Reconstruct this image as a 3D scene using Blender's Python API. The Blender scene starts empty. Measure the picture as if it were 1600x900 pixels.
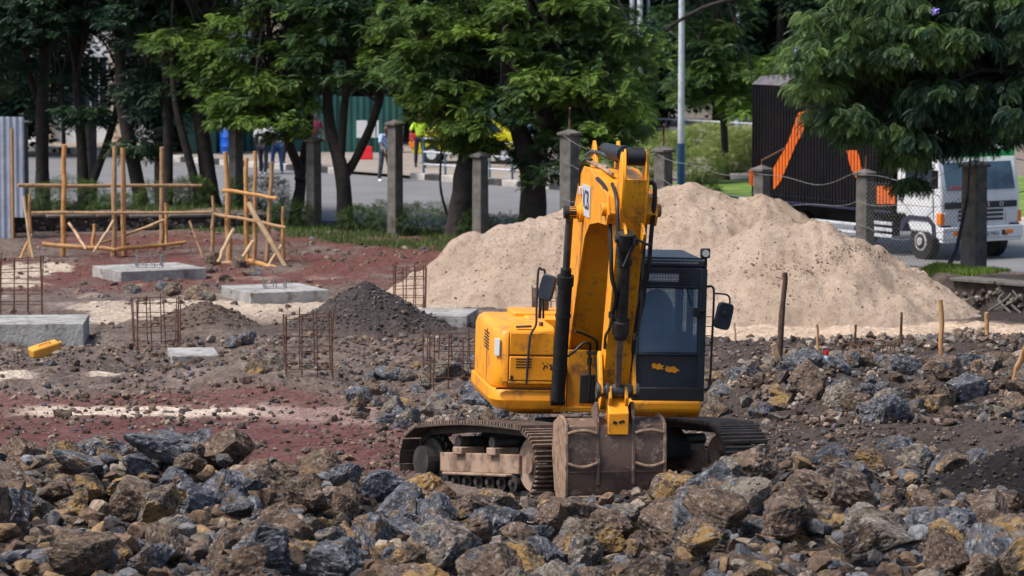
import bpy, bmesh, math, random
import numpy as np
from mathutils import Vector, Matrix, Euler
R = math.radians
SC = bpy.context.scene
COL = SC.collection
# ------------------------------------------------------------------ camera, world, sun, exposure
CAMH, PITCH, FPX = 6.85, R(5.06), 6000.0
cam = bpy.data.cameras.new('camera')
cam.sensor_width = 36.0
cam.lens = FPX / 1600 * 36
cam.clip_start, cam.clip_end = 0.5, 3000
cam.dof.use_dof = True
cam.dof.focus_distance = 47.0
cam.dof.aperture_fstop = 3.4
camo = bpy.data.objects.new('camera', cam)
COL.objects.link(camo)
camo.location = (0, 0, CAMH)
camo.rotation_euler = (math.pi / 2 - PITCH, 0, 0)
SC.camera = camo
SUN_EL, SUN_AZ = R(56), R(-112)          # azimuth measured clockwise from +Y: light comes from the left, behind the camera
world = bpy.data.worlds.new('World')
SC.world = world
world.use_nodes = True
wn = world.node_tree
sky = wn.nodes.new('ShaderNodeTexSky')
sky.sky_type = 'NISHITA'
sky.sun_disc = False
sky.sun_elevation = SUN_EL
sky.sun_rotation = SUN_AZ
sky.air_density, sky.dust_density, sky.ozone_density = 1.0, 2.5, 1.0
bg = wn.nodes['Background']
bg.inputs['Strength'].default_value = 0.088
wn.links.new(sky.outputs[0], bg.inputs['Color'])
sun = bpy.data.lights.new('sun', 'SUN')
sun.energy, sun.angle, sun.color = 2.4, R(18), (1.0, 0.95, 0.89)
suno = bpy.data.objects.new('sun', sun)
COL.objects.link(suno)
sd = Vector((math.sin(SUN_AZ) * math.cos(SUN_EL), math.cos(SUN_AZ) * math.cos(SUN_EL), math.sin(SUN_EL)))
suno.rotation_euler = sd.to_track_quat('Z', 'Y').to_euler()
SC.view_settings.view_transform = 'Standard'
SC.view_settings.look = 'None'
SC.view_settings.exposure = 0.95
SC.view_settings.gamma = 1.0
SC.view_settings.use_curve_mapping = False
SC.render.engine = 'CYCLES'
SC.cycles.use_denoising = True
SC.cycles.max_bounces = 8
SC.cycles.diffuse_bounces = 3
SC.cycles.transparent_max_bounces = 12

# ------------------------------------------------------------------ where a thing seen in the photo stands
def ray(px, py):
    f = Vector((0, math.cos(PITCH), -math.sin(PITCH)))
    u = Vector((0, math.sin(PITCH), math.cos(PITCH)))
    return f + Vector((1, 0, 0)) * ((px - 800) / FPX) + u * ((450 - py) / FPX)
def atz(px, py, z=0.0):
    d = ray(px, py)
    return Vector((0, 0, CAMH)) + d * ((z - CAMH) / d.z)
def aty(px, py, Y):
    d = ray(px, py)
    return Vector((0, 0, CAMH)) + d * (Y / d.y)

# ------------------------------------------------------------------ noise
def _h2(ix, iy, s):
    n = (ix.astype(np.int64) * 374761393 + iy.astype(np.int64) * 668265263 + s * 1442695041) & 0xffffffff
    n = ((n ^ (n >> 13)) * 1274126177) & 0xffffffff
    return ((n ^ (n >> 16)) & 0xffff) / 65535.0
def vn2(x, y, s=0):
    ix, iy = np.floor(x), np.floor(y)
    fx, fy = x - ix, y - iy
    fx = fx * fx * (3 - 2 * fx); fy = fy * fy * (3 - 2 * fy)
    a = _h2(ix, iy, s) * (1 - fx) + _h2(ix + 1, iy, s) * fx
    b = _h2(ix, iy + 1, s) * (1 - fx) + _h2(ix + 1, iy + 1, s) * fx
    return (a * (1 - fy) + b * fy) * 2 - 1
def fbm2(x, y, o=4, s=0):
    t, a = 0, 1.0
    for k in range(o):
        t = t + a * vn2(x * 2 ** k + 17.3 * k, y * 2 ** k + 9.1 * k, s + k)
        a *= .5
    return t / 1.7
def _h3(ix, iy, iz, s):
    n = (ix.astype(np.int64) * 374761393 + iy.astype(np.int64) * 668265263 + iz.astype(np.int64) * 2147483647 + s * 1442695041) & 0xffffffff
    n = ((n ^ (n >> 13)) * 1274126177) & 0xffffffff
    n = ((n ^ (n >> 15)) * 2246822519) & 0xffffffff
    return ((n ^ (n >> 16)) & 0xffff) / 65535.0
def vn3(p, s=0):
    i = np.floor(p); f = p - i; f = f * f * (3 - 2 * f)
    r = 0
    for dx in (0, 1):
        for dy in (0, 1):
            for dz in (0, 1):
                w = (f[:, 0] if dx else 1 - f[:, 0]) * (f[:, 1] if dy else 1 - f[:, 1]) * (f[:, 2] if dz else 1 - f[:, 2])
                r = r + w * _h3(i[:, 0] + dx, i[:, 1] + dy, i[:, 2] + dz, s)
    return r * 2 - 1
def sstep(a, b, x):
    t = np.clip((x - a) / (b - a), 0, 1)
    return t * t * (3 - 2 * t)

# ------------------------------------------------------------------ object helpers
def tag(o, label=None, cat=None, group=None, kind=None):
    if label: o['label'] = label
    if cat: o['category'] = cat
    if group: o['group'] = group
    if kind: o['kind'] = kind
    return o
def thing(name, label, cat, loc=(0, 0, 0), rz=0, group=None, kind=None):
    o = bpy.data.objects.new(name, None)
    o.empty_display_size = .2
    COL.objects.link(o)
    o.location = loc
    o.rotation_euler = (0, 0, rz) if not isinstance(rz, tuple) else rz
    return tag(o, label, cat, group, kind)
def link(name, me, mat=None, parent=None):
    o = bpy.data.objects.new(name, me)
    COL.objects.link(o)
    if mat is not None and len(me.materials) == 0: me.materials.append(mat)
    if parent: o.parent = parent
    return o
def np_mesh(name, V, F, smooth=False, col=None, mats=None, midx=None):
    """V (n,3), F (m,k) uniform polygons"""
    me = bpy.data.meshes.new(name)
    V = np.asarray(V, np.float32); F = np.asarray(F, np.int32)
    m, k = F.shape
    me.vertices.add(len(V)); me.vertices.foreach_set('co', V.ravel())
    me.loops.add(m * k); me.loops.foreach_set('vertex_index', F.ravel())
    me.polygons.add(m); me.polygons.foreach_set('loop_start', np.arange(0, m * k, k, dtype=np.int32))
    me.update(calc_edges=True)
    me.polygons.foreach_set('use_smooth', np.full(m, smooth))
    if col is not None:
        a = me.color_attributes.new('Col', 'FLOAT_COLOR', 'POINT')
        c = np.ones((len(V), 4), np.float32); c[:, :col.shape[1]] = col
        a.data.foreach_set('color', c.ravel())
    if mats:
        for q in mats: me.materials.append(q)
    if midx is not None: me.polygons.foreach_set('material_index', np.asarray(midx, np.int32))
    me.update()
    return me
class MB:
    def __init__(s): s.v = []; s.f = []; s.m = []; s.mi = 0
    def add(s, V, F):
        n = len(s.v)
        s.v += [tuple(p) for p in V]
        s.f += [tuple(i + n for i in f) for f in F]
        s.m += [s.mi] * len(F)
        return s
    def hexa(s, P):
        return s.add(P, [(0, 3, 2, 1), (4, 5, 6, 7), (0, 1, 5, 4), (1, 2, 6, 5), (2, 3, 7, 6), (3, 0, 4, 7)])
    def box(s, c, d, rot=None):
        c = Vector(c); x, y, z = d[0] / 2, d[1] / 2, d[2] / 2
        P = [Vector(p) for p in ((-x, -y, -z), (x, -y, -z), (x, y, -z), (-x, y, -z), (-x, -y, z), (x, -y, z), (x, y, z), (-x, y, z))]
        if rot is not None:
            m = Euler(rot).to_matrix()
            P = [m @ p for p in P]
        return s.hexa([p + c for p in P])
    def bb(s, x0, x1, y0, y1, z0, z1):
        return s.box(((x0 + x1) / 2, (y0 + y1) / 2, (z0 + z1) / 2), (abs(x1 - x0), abs(y1 - y0), abs(z1 - z0)))
    def tube(s, pts, r, n=8, cap=True):
        pts = [Vector(p) for p in pts]
        rs = r if isinstance(r, (list, tuple)) else [r] * len(pts)
        V = []; F = []; ref = None
        for i, p in enumerate(pts):
            t = (pts[min(i + 1, len(pts) - 1)] - pts[max(i - 1, 0)])
            if t.length < 1e-9: t = Vector((0, 0, 1))
            t.normalize()
            if ref is None:
                ref = Vector((0, 0, 1)) if abs(t.z) < .9 else Vector((1, 0, 0))
            a = ref - t * ref.dot(t)
            if a.length < 1e-6: a = Vector((1, 0, 0)) - t * t.x
            a.normalize(); b = t.cross(a); ref = a
            for k in range(n):
                an = 2 * math.pi * k / n
                V.append(p + (a * math.cos(an) + b * math.sin(an)) * rs[i])
        for i in range(len(pts) - 1):
            for k in range(n):
                q = (k + 1) % n
                F.append((i * n + k, i * n + q, (i + 1) * n + q, (i + 1) * n + k))
        if cap:
            F.append(tuple(range(n - 1, -1, -1)))
            F.append(tuple((len(pts) - 1) * n + k for k in range(n)))
        return s.add(V, F)
    def cyl(s, a, b, r, r2=None, n=16):
        return s.tube([a, b], [r, r if r2 is None else r2], n)
    def prism(s, prof, x0, x1, fn=None):
        """profile of (y,z) points extruded from x0 to x1"""
        n = len(prof)
        fn = fn or (lambda x, a, b: (x, a, b))
        V = [fn(x0, a, b) for a, b in prof] + [fn(x1, a, b) for a, b in prof]
        ar = sum(prof[i][0] * prof[(i + 1) % n][1] - prof[(i + 1) % n][0] * prof[i][1] for i in range(n))
        F = [tuple(range(n)), tuple(range(2 * n - 1, n - 1, -1))]
        F += [(i, i + n, (i + 1) % n + n, (i + 1) % n) for i in range(n)]
        return s.add(V, F)
    def build(s, name, mat, parent=None, bevel=0, smooth=True, seg=2, ang=35):
        me = bpy.data.meshes.new(name)
        me.from_pydata([tuple(p) for p in s.v], [], s.f)
        bm = bmesh.new(); bm.from_mesh(me)
        bmesh.ops.recalc_face_normals(bm, faces=bm.faces)
        bm.to_mesh(me); bm.free()
        for q in (mat if isinstance(mat, (list, tuple)) else [mat]): me.materials.append(q)
        if isinstance(mat, (list, tuple)): me.polygons.foreach_set('material_index', s.m)
        if smooth:
            me.polygons.foreach_set('use_smooth', [True] * len(me.polygons))
            me.set_sharp_from_angle(angle=R(ang))
        o = link(name, me, None, parent)
        if bevel:
            b = o.modifiers.new('bevel', 'BEVEL'); b.width = bevel; b.segments = seg; b.limit_method = 'ANGLE'; b.angle_limit = R(40)
            b.harden_normals = False
        return o
def smooth_path(pts, k=6):
    pts = [Vector(p) for p in pts]
    out = []
    for i in range(len(pts) - 1):
        p0, p1, p2, p3 = pts[max(i - 1, 0)], pts[i], pts[i + 1], pts[min(i + 2, len(pts) - 1)]
        for j in range(k):
            t = j / k
            out.append(.5 * ((2 * p1) + (p2 - p0) * t + (2 * p0 - 5 * p1 + 4 * p2 - p3) * t * t + (3 * p1 - p0 - 3 * p2 + p3) * t ** 3))
    out.append(pts[-1])
    return out
def copy_tree(o, parent=None):
    c = o.copy(); COL.objects.link(c); c.parent = parent
    for ch in list(o.children): copy_tree(ch, c)
    return c

# ------------------------------------------------------------------ materials
def lin(r, g, b):
    f = lambda c: c / 12.92 if c <= .04045 else ((c + .055) / 1.055) ** 2.4
    return (f(r / 255), f(g / 255), f(b / 255), 1)
def new_mat(name):
    m = bpy.data.materials.new(name); m.use_nodes = True
    return m, m.node_tree, m.node_tree.nodes['Principled BSDF']
def noise(nt, co, scale, detail=5, rough=.6, w=None):
    n = nt.nodes.new('ShaderNodeTexNoise')
    n.inputs['Scale'].default_value = scale; n.inputs['Detail'].default_value = detail; n.inputs['Roughness'].default_value = rough
    if w is not None:
        n.noise_dimensions = '4D'; nt.links.new(w, n.inputs['W'])
    nt.links.new(co, n.inputs['Vector'])
    return n.outputs['Fac']
def ramp(nt, fac, stops):
    r = nt.nodes.new('ShaderNodeValToRGB')
    e = r.color_ramp.elements
    while len(e) < len(stops): e.new(.5)
    for i, (p, c) in enumerate(stops):
        e[i].position = p; e[i].color = c if len(c) == 4 else (*c, 1)
    nt.links.new(fac, r.inputs[0])
    return r.outputs[0]
def mix(nt, fac, a, b, mode='MIX'):
    n = nt.nodes.new('ShaderNodeMix'); n.data_type = 'RGBA'; n.blend_type = mode
    for s, v in ((n.inputs[0], fac), (n.inputs[6], a), (n.inputs[7], b)):
        if hasattr(v, 'links'): nt.links.new(v, s)
        else: s.default_value = v if not isinstance(v, tuple) or len(v) == 4 else (*v, 1)
    return n.outputs[2]
def bump(nt, h, strength, dist, prev=None):
    b = nt.nodes.new('ShaderNodeBump'); b.inputs['Strength'].default_value = strength; b.inputs['Distance'].default_value = dist
    nt.links.new(h, b.inputs['Height'])
    if prev is not None: nt.links.new(prev, b.inputs['Normal'])
    return b.outputs[0]
def objco(nt):
    return nt.nodes.new('ShaderNodeTexCoord').outputs['Object']
W_, K_ = (1, 1, 1, 1), (0, 0, 0, 1)
def mat(name, c1, c2=None, scale=4, lo=.45, hi=.62, rough=.7, bmp=.3, bscale=40, bdist=.01, metal=0, c3=None, s3=18, lo3=.55, hi3=.62, spec=.5, coat=0):
    m, nt, p = new_mat(name)
    co = objco(nt)
    c = c1
    if c2: c = mix(nt, ramp(nt, noise(nt, co, scale, 7, .62), [(lo, K_), (hi, W_)]), c1, c2)
    if c3: c = mix(nt, ramp(nt, noise(nt, co, s3, 8, .7), [(lo3, K_), (hi3, W_)]), c, c3)
    if isinstance(c, tuple): p.inputs['Base Color'].default_value = c
    else: nt.links.new(c, p.inputs['Base Color'])
    p.inputs['Roughness'].default_value = rough
    p.inputs['Metallic'].default_value = metal
    p.inputs['Specular IOR Level'].default_value = spec
    p.inputs['Coat Weight'].default_value = coat
    if bmp: nt.links.new(bump(nt, noise(nt, co, bscale, 5, .6), bmp, bdist), p.inputs['Normal'])
    return m

def yellow(name, a, b, grime, glo, chips):
    m, nt, p = new_mat(name); co = objco(nt)
    c = mix(nt, ramp(nt, noise(nt, co, 1.4, 6, .6), [(.4, K_), (.68, W_)]), a, b)
    c = mix(nt, ramp(nt, noise(nt, co, 4.2, 9, .75), [(glo, K_), (glo + .12, (.75, .75, .75, 1))]), c, grime)
    c = mix(nt, ramp(nt, noise(nt, co, 26, 7, .75), [(chips, K_), (chips + .03, W_)]), c, (.06, .035, .025, 1))
    mp = nt.nodes.new('ShaderNodeMapping'); mp.inputs['Scale'].default_value = (22, 22, 1.6); nt.links.new(co, mp.inputs[0])
    c = mix(nt, ramp(nt, noise(nt, mp.outputs[0], 1, 6, .7), [(.57, K_), (.72, (.55, .55, .55, 1))]), c, (.30, .16, .06, 1))
    nt.links.new(c, p.inputs['Base Color'])
    nt.links.new(ramp(nt, noise(nt, co, 3, 7, .7), [(.35, (.32, .32, .32, 1)), (.65, (.62, .62, .62, 1))]), p.inputs['Roughness'])
    nt.links.new(bump(nt, noise(nt, co, 9, 8, .7), .12, .01), p.inputs['Normal'])
    return m
YEL = yellow('yellow_paint', (.90, .35, .005, 1), (.80, .28, .008, 1), (.20, .11, .05, 1), .53, .645)
YEL2 = yellow('worn_yellow_paint', (.84, .34, .008, 1), (.62, .23, .012, 1), (.08, .05, .032, 1), .50, .61)

BLK = mat('black_rubber', (.007, .007, .008, 1), (.018, .018, .019, 1), 8, .4, .7, .55, .2, 40, .003)
STEEL = mat('dusty_steel', (.05, .052, .058, 1), (.13, .12, .11, 1), 9, .4, .7, .45, .2, 40, .003, .4)
ROD = mat('chrome_rod', (.35, .34, .34, 1), (.2, .19, .19, 1), 6, .4, .6, .28, 0, metal=.9)
CABM = mat('dark_blue_grey_paint', (.012, .017, .028, 1), (.032, .04, .055, 1), 3, .45, .75, .5, .1, 30, .003)
BUCK = mat('worn_bucket_steel', (.17, .105, .075, 1), (.085, .055, .045, 1), 3.2, .42, .6, .62, .35, 22, .006, .15, c3=(.36, .27, .21, 1), s3=7, lo3=.56, hi3=.66)
BUCK2 = mat('muddy_bucket_edge', (.33, .22, .14, 1), (.17, .1, .07, 1), 8, .42, .6, .8, .5, 25, .01)
TRK = mat('dusty_track_steel', (.30, .215, .16, 1), (.17, .12, .09, 1), 5, .42, .6, .7, .4, 30, .006, .1, c3=(.34, .26, .2, 1), s3=12, lo3=.58, hi3=.68)
TRKD = mat('dark_shoe_steel', (.05, .036, .03, 1), (.09, .065, .05, 1), 6, .42, .6, .7, .3, 30, .005)
TRKF = mat('clay_covered_frame', (.33, .23, .165, 1), (.16, .10, .07, 1), 3, .45, .6, .85, .4, 25, .01, c3=(.05, .035, .03, 1), s3=6, lo3=.6, hi3=.7)
GREASE = mat('oily_steel', (.02, .019, .02, 1), (.05, .042, .036, 1), 6, .45, .6, .5, .3, 30, .005)
WOOD = mat('raw_timber', (.50, .27, .11, 1), (.36, .19, .08, 1), 7, .4, .65, .8, .4, 40, .006, c3=(.16, .09, .05, 1), s3=14, lo3=.62, hi3=.7)
WOODP = mat('pale_timber', (.55, .38, .22, 1), (.38, .25, .14, 1), 7, .4, .65, .8, .4, 40, .006)
WOODD = mat('dark_bark_stick', (.10, .055, .035, 1), (.05, .03, .02, 1), 9, .4, .65, .9, .5, 40, .006)
CONC = mat('site_concrete', (.38, .37, .355, 1), (.22, .215, .205, 1), 2.2, .4, .62, .9, .7, 16, .03, c3=(.13, .10, .08, 1), s3=4.5, lo3=.52, hi3=.66)
POSTM = mat('old_post_concrete', (.14, .128, .115, 1), (.07, .065, .06, 1), 3.5, .4, .65, .92, .5, 24, .01, c3=(.06, .055, .05, 1), s3=6, lo3=.56, hi3=.72)
RUST = mat('rusty_steel', (.13, .055, .03, 1), (.07, .03, .02, 1), 14, .4, .65, .85, .3, 60, .002)
GREYBAR = mat('grey_rebar', (.2, .2, .2, 1), (.12, .11, .1, 1), 14, .4, .65, .7, .2, 60, .002)
BARK = mat('dark_bark', (.036, .029, .025, 1), (.018, .014, .013, 1), 5, .4, .62, .95, .9, 16, .03, c3=(.11, .095, .08, 1), s3=9, lo3=.6, hi3=.7)
ASPH = mat('road_asphalt', (.145, .145, .15, 1), (.19, .185, .185, 1), .5, .35, .7, .9, .3, 30, .004, c3=(.13, .13, .13, 1), s3=2.5, lo3=.6, hi3=.75)
PAVE = mat('dusty_pavement', (.24, .2, .17, 1), (.32, .28, .24, 1), .7, .35, .7, .95, .3, 20, .01, c3=(.14, .1, .08, 1), s3=3, lo3=.55, hi3=.7)
WHT = mat('white_paint', (.68, .69, .71, 1), (.5, .51, .53, 1), 3, .5, .75, .45, .1, 20, .003)
WHTM = mat('faded_white_metal', (.55, .58, .62, 1), (.35, .38, .42, 1), 6, .45, .7, .5, .1, 20, .003)
BLUP = mat('blue_paint', (.02, .08, .2, 1), (.04, .12, .25, 1), 5, .45, .7, .5, .1, 20, .003)
RAILB = mat('blue_grey_rail', (.06, .13, .2, 1), (.1, .18, .26, 1), 5, .45, .7, .5, 0)
TEAL = mat('teal_sheet', (.005, .075, .065, 1), (.004, .05, .045, 1), 1.2, .4, .65, .55, .1, 20, .004)
TANW = mat('tan_plaster', (.70, .54, .40, 1), (.55, .43, .32, 1), 1.2, .4, .65, .9, .2, 20, .004)
PALEW = mat('pale_plaster', (.78, .80, .84, 1), (.62, .66, .72, 1), 1.0, .4, .65, .8, .2, 20, .004)
GLD = mat('dark_window_glass', (.02, .03, .045, 1), rough=.12, bmp=0, spec=.8)
BLKP = mat('black_tarpaulin', (.006, .006, .008, 1), (.014, .011, .013, 1), 2, .4, .7, .85, .4, 5, .02, spec=.15)
ORNG = mat('orange_tarpaulin', (.75, .14, .01, 1), (.6, .1, .01, 1), 2, .4, .7, .6, .2, 8, .01)
NAVY = mat('navy_chassis_paint', (.012, .014, .05, 1), (.03, .03, .05, 1), 4, .4, .7, .5, .1, 20, .003)
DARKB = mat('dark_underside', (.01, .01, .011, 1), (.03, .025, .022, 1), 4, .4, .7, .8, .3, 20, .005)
AMBER = mat('amber_lens', (.8, .2, .01, 1), rough=.2, bmp=0)
REDP = mat('red_plastic', (.6, .01, .015, 1), (.45, .01, .015, 1), 3, rough=.4, bmp=0)
BLUEP = mat('blue_plastic', (.005, .09, .5, 1), (.004, .07, .4, 1), 3, rough=.4, bmp=0)
LENS = mat('clear_lens', (.55, .58, .6, 1), rough=.12, bmp=0, spec=.8)
GRNV = mat('green_visor', (.01, .5, .12, 1), rough=.3, bmp=0)
JERRY = mat('yellow_plastic', (.72, .33, .03, 1), (.55, .25, .04, 1), 3, rough=.5, bmp=.1)
SHEET = mat('galvanised_sheet', (.40, .45, .55, 1), (.26, .3, .38, 1), 2.5, .4, .7, .42, .1, 10, .004, .5)
def glass_mat(name, col, alpha, painted_sheen=0.0):
    m, nt, p = new_mat(name)
    t = nt.nodes.new('ShaderNodeBsdfTransparent'); t.inputs[0].default_value = (*col, 1)
    g = nt.nodes.new('ShaderNodeBsdfGlossy'); g.inputs['Roughness'].default_value = .08; g.inputs[0].default_value = (.8, .85, .9, 1)
    ms = nt.nodes.new('ShaderNodeMixShader'); ms.inputs[0].default_value = alpha
    nt.links.new(t.outputs[0], ms.inputs[1]); nt.links.new(g.outputs[0], ms.inputs[2])
    df = nt.nodes.new('ShaderNodeBsdfDiffuse'); df.inputs[0].default_value = (.28, .42, .58, 1)  # blue-grey diffuse mixed in as a painted reflection on the pane
    m2 = nt.nodes.new('ShaderNodeMixShader'); m2.inputs[0].default_value = painted_sheen
    nt.links.new(ms.outputs[0], m2.inputs[1]); nt.links.new(df.outputs[0], m2.inputs[2])
    nt.links.new(m2.outputs[0], nt.nodes['Material Output'].inputs[0])
    return m
GLASS = glass_mat('cab_glass', (.82, .90, .97), .08)
GLASS_SHEEN = glass_mat('cab_glass_painted_sheen', (.82, .90, .97), .08, .42)
# ground: colour zones come from the mesh, fine grain from nodes
def ground_mat(name):
    m, nt, p = new_mat(name)
    co = objco(nt)
    a = nt.nodes.new('ShaderNodeAttribute'); a.attribute_name = 'Col'
    g = ramp(nt, noise(nt, co, 9, 9, .75), [(.3, (.55, .52, .52, 1)), (.5, (1, 1, 1, 1)), (.68, (1.0, 1.0, 1.0, 1))])
    c = mix(nt, 1.0, a.outputs['Color'], g, 'MULTIPLY')
    v = nt.nodes.new('ShaderNodeTexVoronoi'); v.inputs['Scale'].default_value = 16; nt.links.new(co, v.inputs['Vector'])
    vr = ramp(nt, v.outputs['Color'], [(.35, (.62, .6, .6, 1)), (.75, (1.25, 1.22, 1.2, 1))])
    c = mix(nt, .6, c, mix(nt, 1.0, c, vr, 'MULTIPLY'))
    nt.links.new(c, p.inputs['Base Color'])
    p.inputs['Roughness'].default_value = .95; p.inputs['Specular IOR Level'].default_value = .25
    n1 = bump(nt, noise(nt, co, 7, 10, .7), .8, .08)
    n2 = bump(nt, v.outputs['Distance'], .5, .03, n1)
    nt.links.new(n2, p.inputs['Normal'])
    return m
GROUND = ground_mat('site_soil')
def sand_mat():
    m, nt, p = new_mat('pink_sand')
    co = objco(nt)
    c = mix(nt, ramp(nt, noise(nt, co, .9, 8, .65), [(.36, K_), (.64, W_)]), (.55, .41, .305, 1), (.70, .545, .42, 1))
    c = mix(nt, ramp(nt, noise(nt, co, 26, 6, .7), [(.57, K_), (.70, W_)]), c, (.22, .15, .11, 1))
    c = mix(nt, ramp(nt, noise(nt, co, 3.2, 10, .8), [(.50, K_), (.66, (.75, .75, .75, 1))]), c, (.34, .24, .17, 1))
    nt.links.new(c, p.inputs['Base Color'])
    p.inputs['Roughness'].default_value = .95; p.inputs['Specular IOR Level'].default_value = .2
    n1 = bump(nt, noise(nt, co, 2.6, 12, .78), 1.0, .22)
    nt.links.new(n1, p.inputs['Normal'])
    return m
SAND = sand_mat()
def rock_mat(name, a, b, patch, lo, crust):
    m, nt, p = new_mat(name)
    co = objco(nt)
    w = nt.nodes.new('ShaderNodeObjectInfo').outputs['Random']
    mm = nt.nodes.new('ShaderNodeMath'); mm.operation = 'MULTIPLY'; mm.inputs[1].default_value = 37.0; nt.links.new(w, mm.inputs[0]); w = mm.outputs[0]
    c = mix(nt, ramp(nt, noise(nt, co, 1.9, 10, .75, w), [(.42, K_), (.58, W_)]), a, b)
    c = mix(nt, ramp(nt, noise(nt, co, 1.1, 7, .65, w), [(lo, K_), (lo + .05, W_)]), c, patch)
    c = mix(nt, ramp(nt, noise(nt, co, 6, 10, .8, w), [(.515, K_), (.60, W_)]), c, crust)
    c = mix(nt, ramp(nt, noise(nt, co, 8, 7, .75, w), [(.38, W_), (.44, K_)]), c, (.03, .027, .028, 1))
    nt.links.new(c, p.inputs['Base Color'])
    p.inputs['Roughness'].default_value = .88; p.inputs['Specular IOR Level'].default_value = .35
    nt.links.new(bump(nt, noise(nt, co, 6, 12, .8, w), 1.0, .17), p.inputs['Normal'])
    return m
ROCKS = {
 'blue-grey': rock_mat('blue_grey_rock', (.055, .06, .075, 1), (.25, .26, .30, 1), (.29, .185, .105, 1), .54, (.62, .60, .60, 1)),
 'brown': rock_mat('brown_rock', (.075, .05, .038, 1), (.34, .225, .15, 1), (.13, .125, .14, 1), .58, (.62, .51, .42, 1)),
 'ochre-stained': rock_mat('ochre_stained_rock', (.07, .052, .042, 1), (.32, .22, .15, 1), (.60, .36, .13, 1), .50, (.64, .55, .46, 1)),
 'pale buff': rock_mat('pale_rock', (.11, .088, .07, 1), (.46, .375, .29, 1), (.10, .11, .14, 1), .53, (.70, .63, .55, 1)),
}
def attr_mat(name, rough=.9, trans=0, nb=None):
    m, nt, p = new_mat(name)
    a = nt.nodes.new('ShaderNodeAttribute'); a.attribute_name = 'Col'
    nt.links.new(a.outputs['Color'], p.inputs['Base Color'])
    p.inputs['Roughness'].default_value = rough; p.inputs['Specular IOR Level'].default_value = .3
    if nb: nt.links.new(bump(nt, noise(nt, objco(nt), nb, 6, .7), .6, .03), p.inputs['Normal'])
    if trans:
        t = nt.nodes.new('ShaderNodeBsdfTranslucent'); nt.links.new(a.outputs['Color'], t.inputs[0])
        ms = nt.nodes.new('ShaderNodeMixShader'); ms.inputs[0].default_value = trans
        nt.links.new(p.outputs[0], ms.inputs[1]); nt.links.new(t.outputs[0], ms.inputs[2])
        nt.links.new(ms.outputs[0], nt.nodes['Material Output'].inputs[0])
    return m
LEAF = attr_mat('leaves', .5, .26)
def stone_mat():
    m, nt, p = new_mat('loose_stones'); co = objco(nt)
    a = nt.nodes.new('ShaderNodeAttribute'); a.attribute_name = 'Col'
    g = ramp(nt, noise(nt, co, 14, 10, .8), [(.36, (.25, .23, .23, 1)), (.48, (.85, .83, .82, 1)), (.56, (1.25, 1.15, 1.05, 1)), (.66, (2.1, 2.0, 1.9, 1))])
    c = mix(nt, 1.0, a.outputs['Color'], g, 'MULTIPLY')
    c = mix(nt, ramp(nt, noise(nt, co, 3.1, 6, .7), [(.56, K_), (.66, (.6, .6, .6, 1))]), c, (.20, .125, .06, 1))
    nt.links.new(c, p.inputs['Base Color']); p.inputs['Roughness'].default_value = .9; p.inputs['Specular IOR Level'].default_value = .3
    nt.links.new(bump(nt, noise(nt, co, 22, 9, .75), .8, .03), p.inputs['Normal'])
    return m
STONES = stone_mat()

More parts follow.
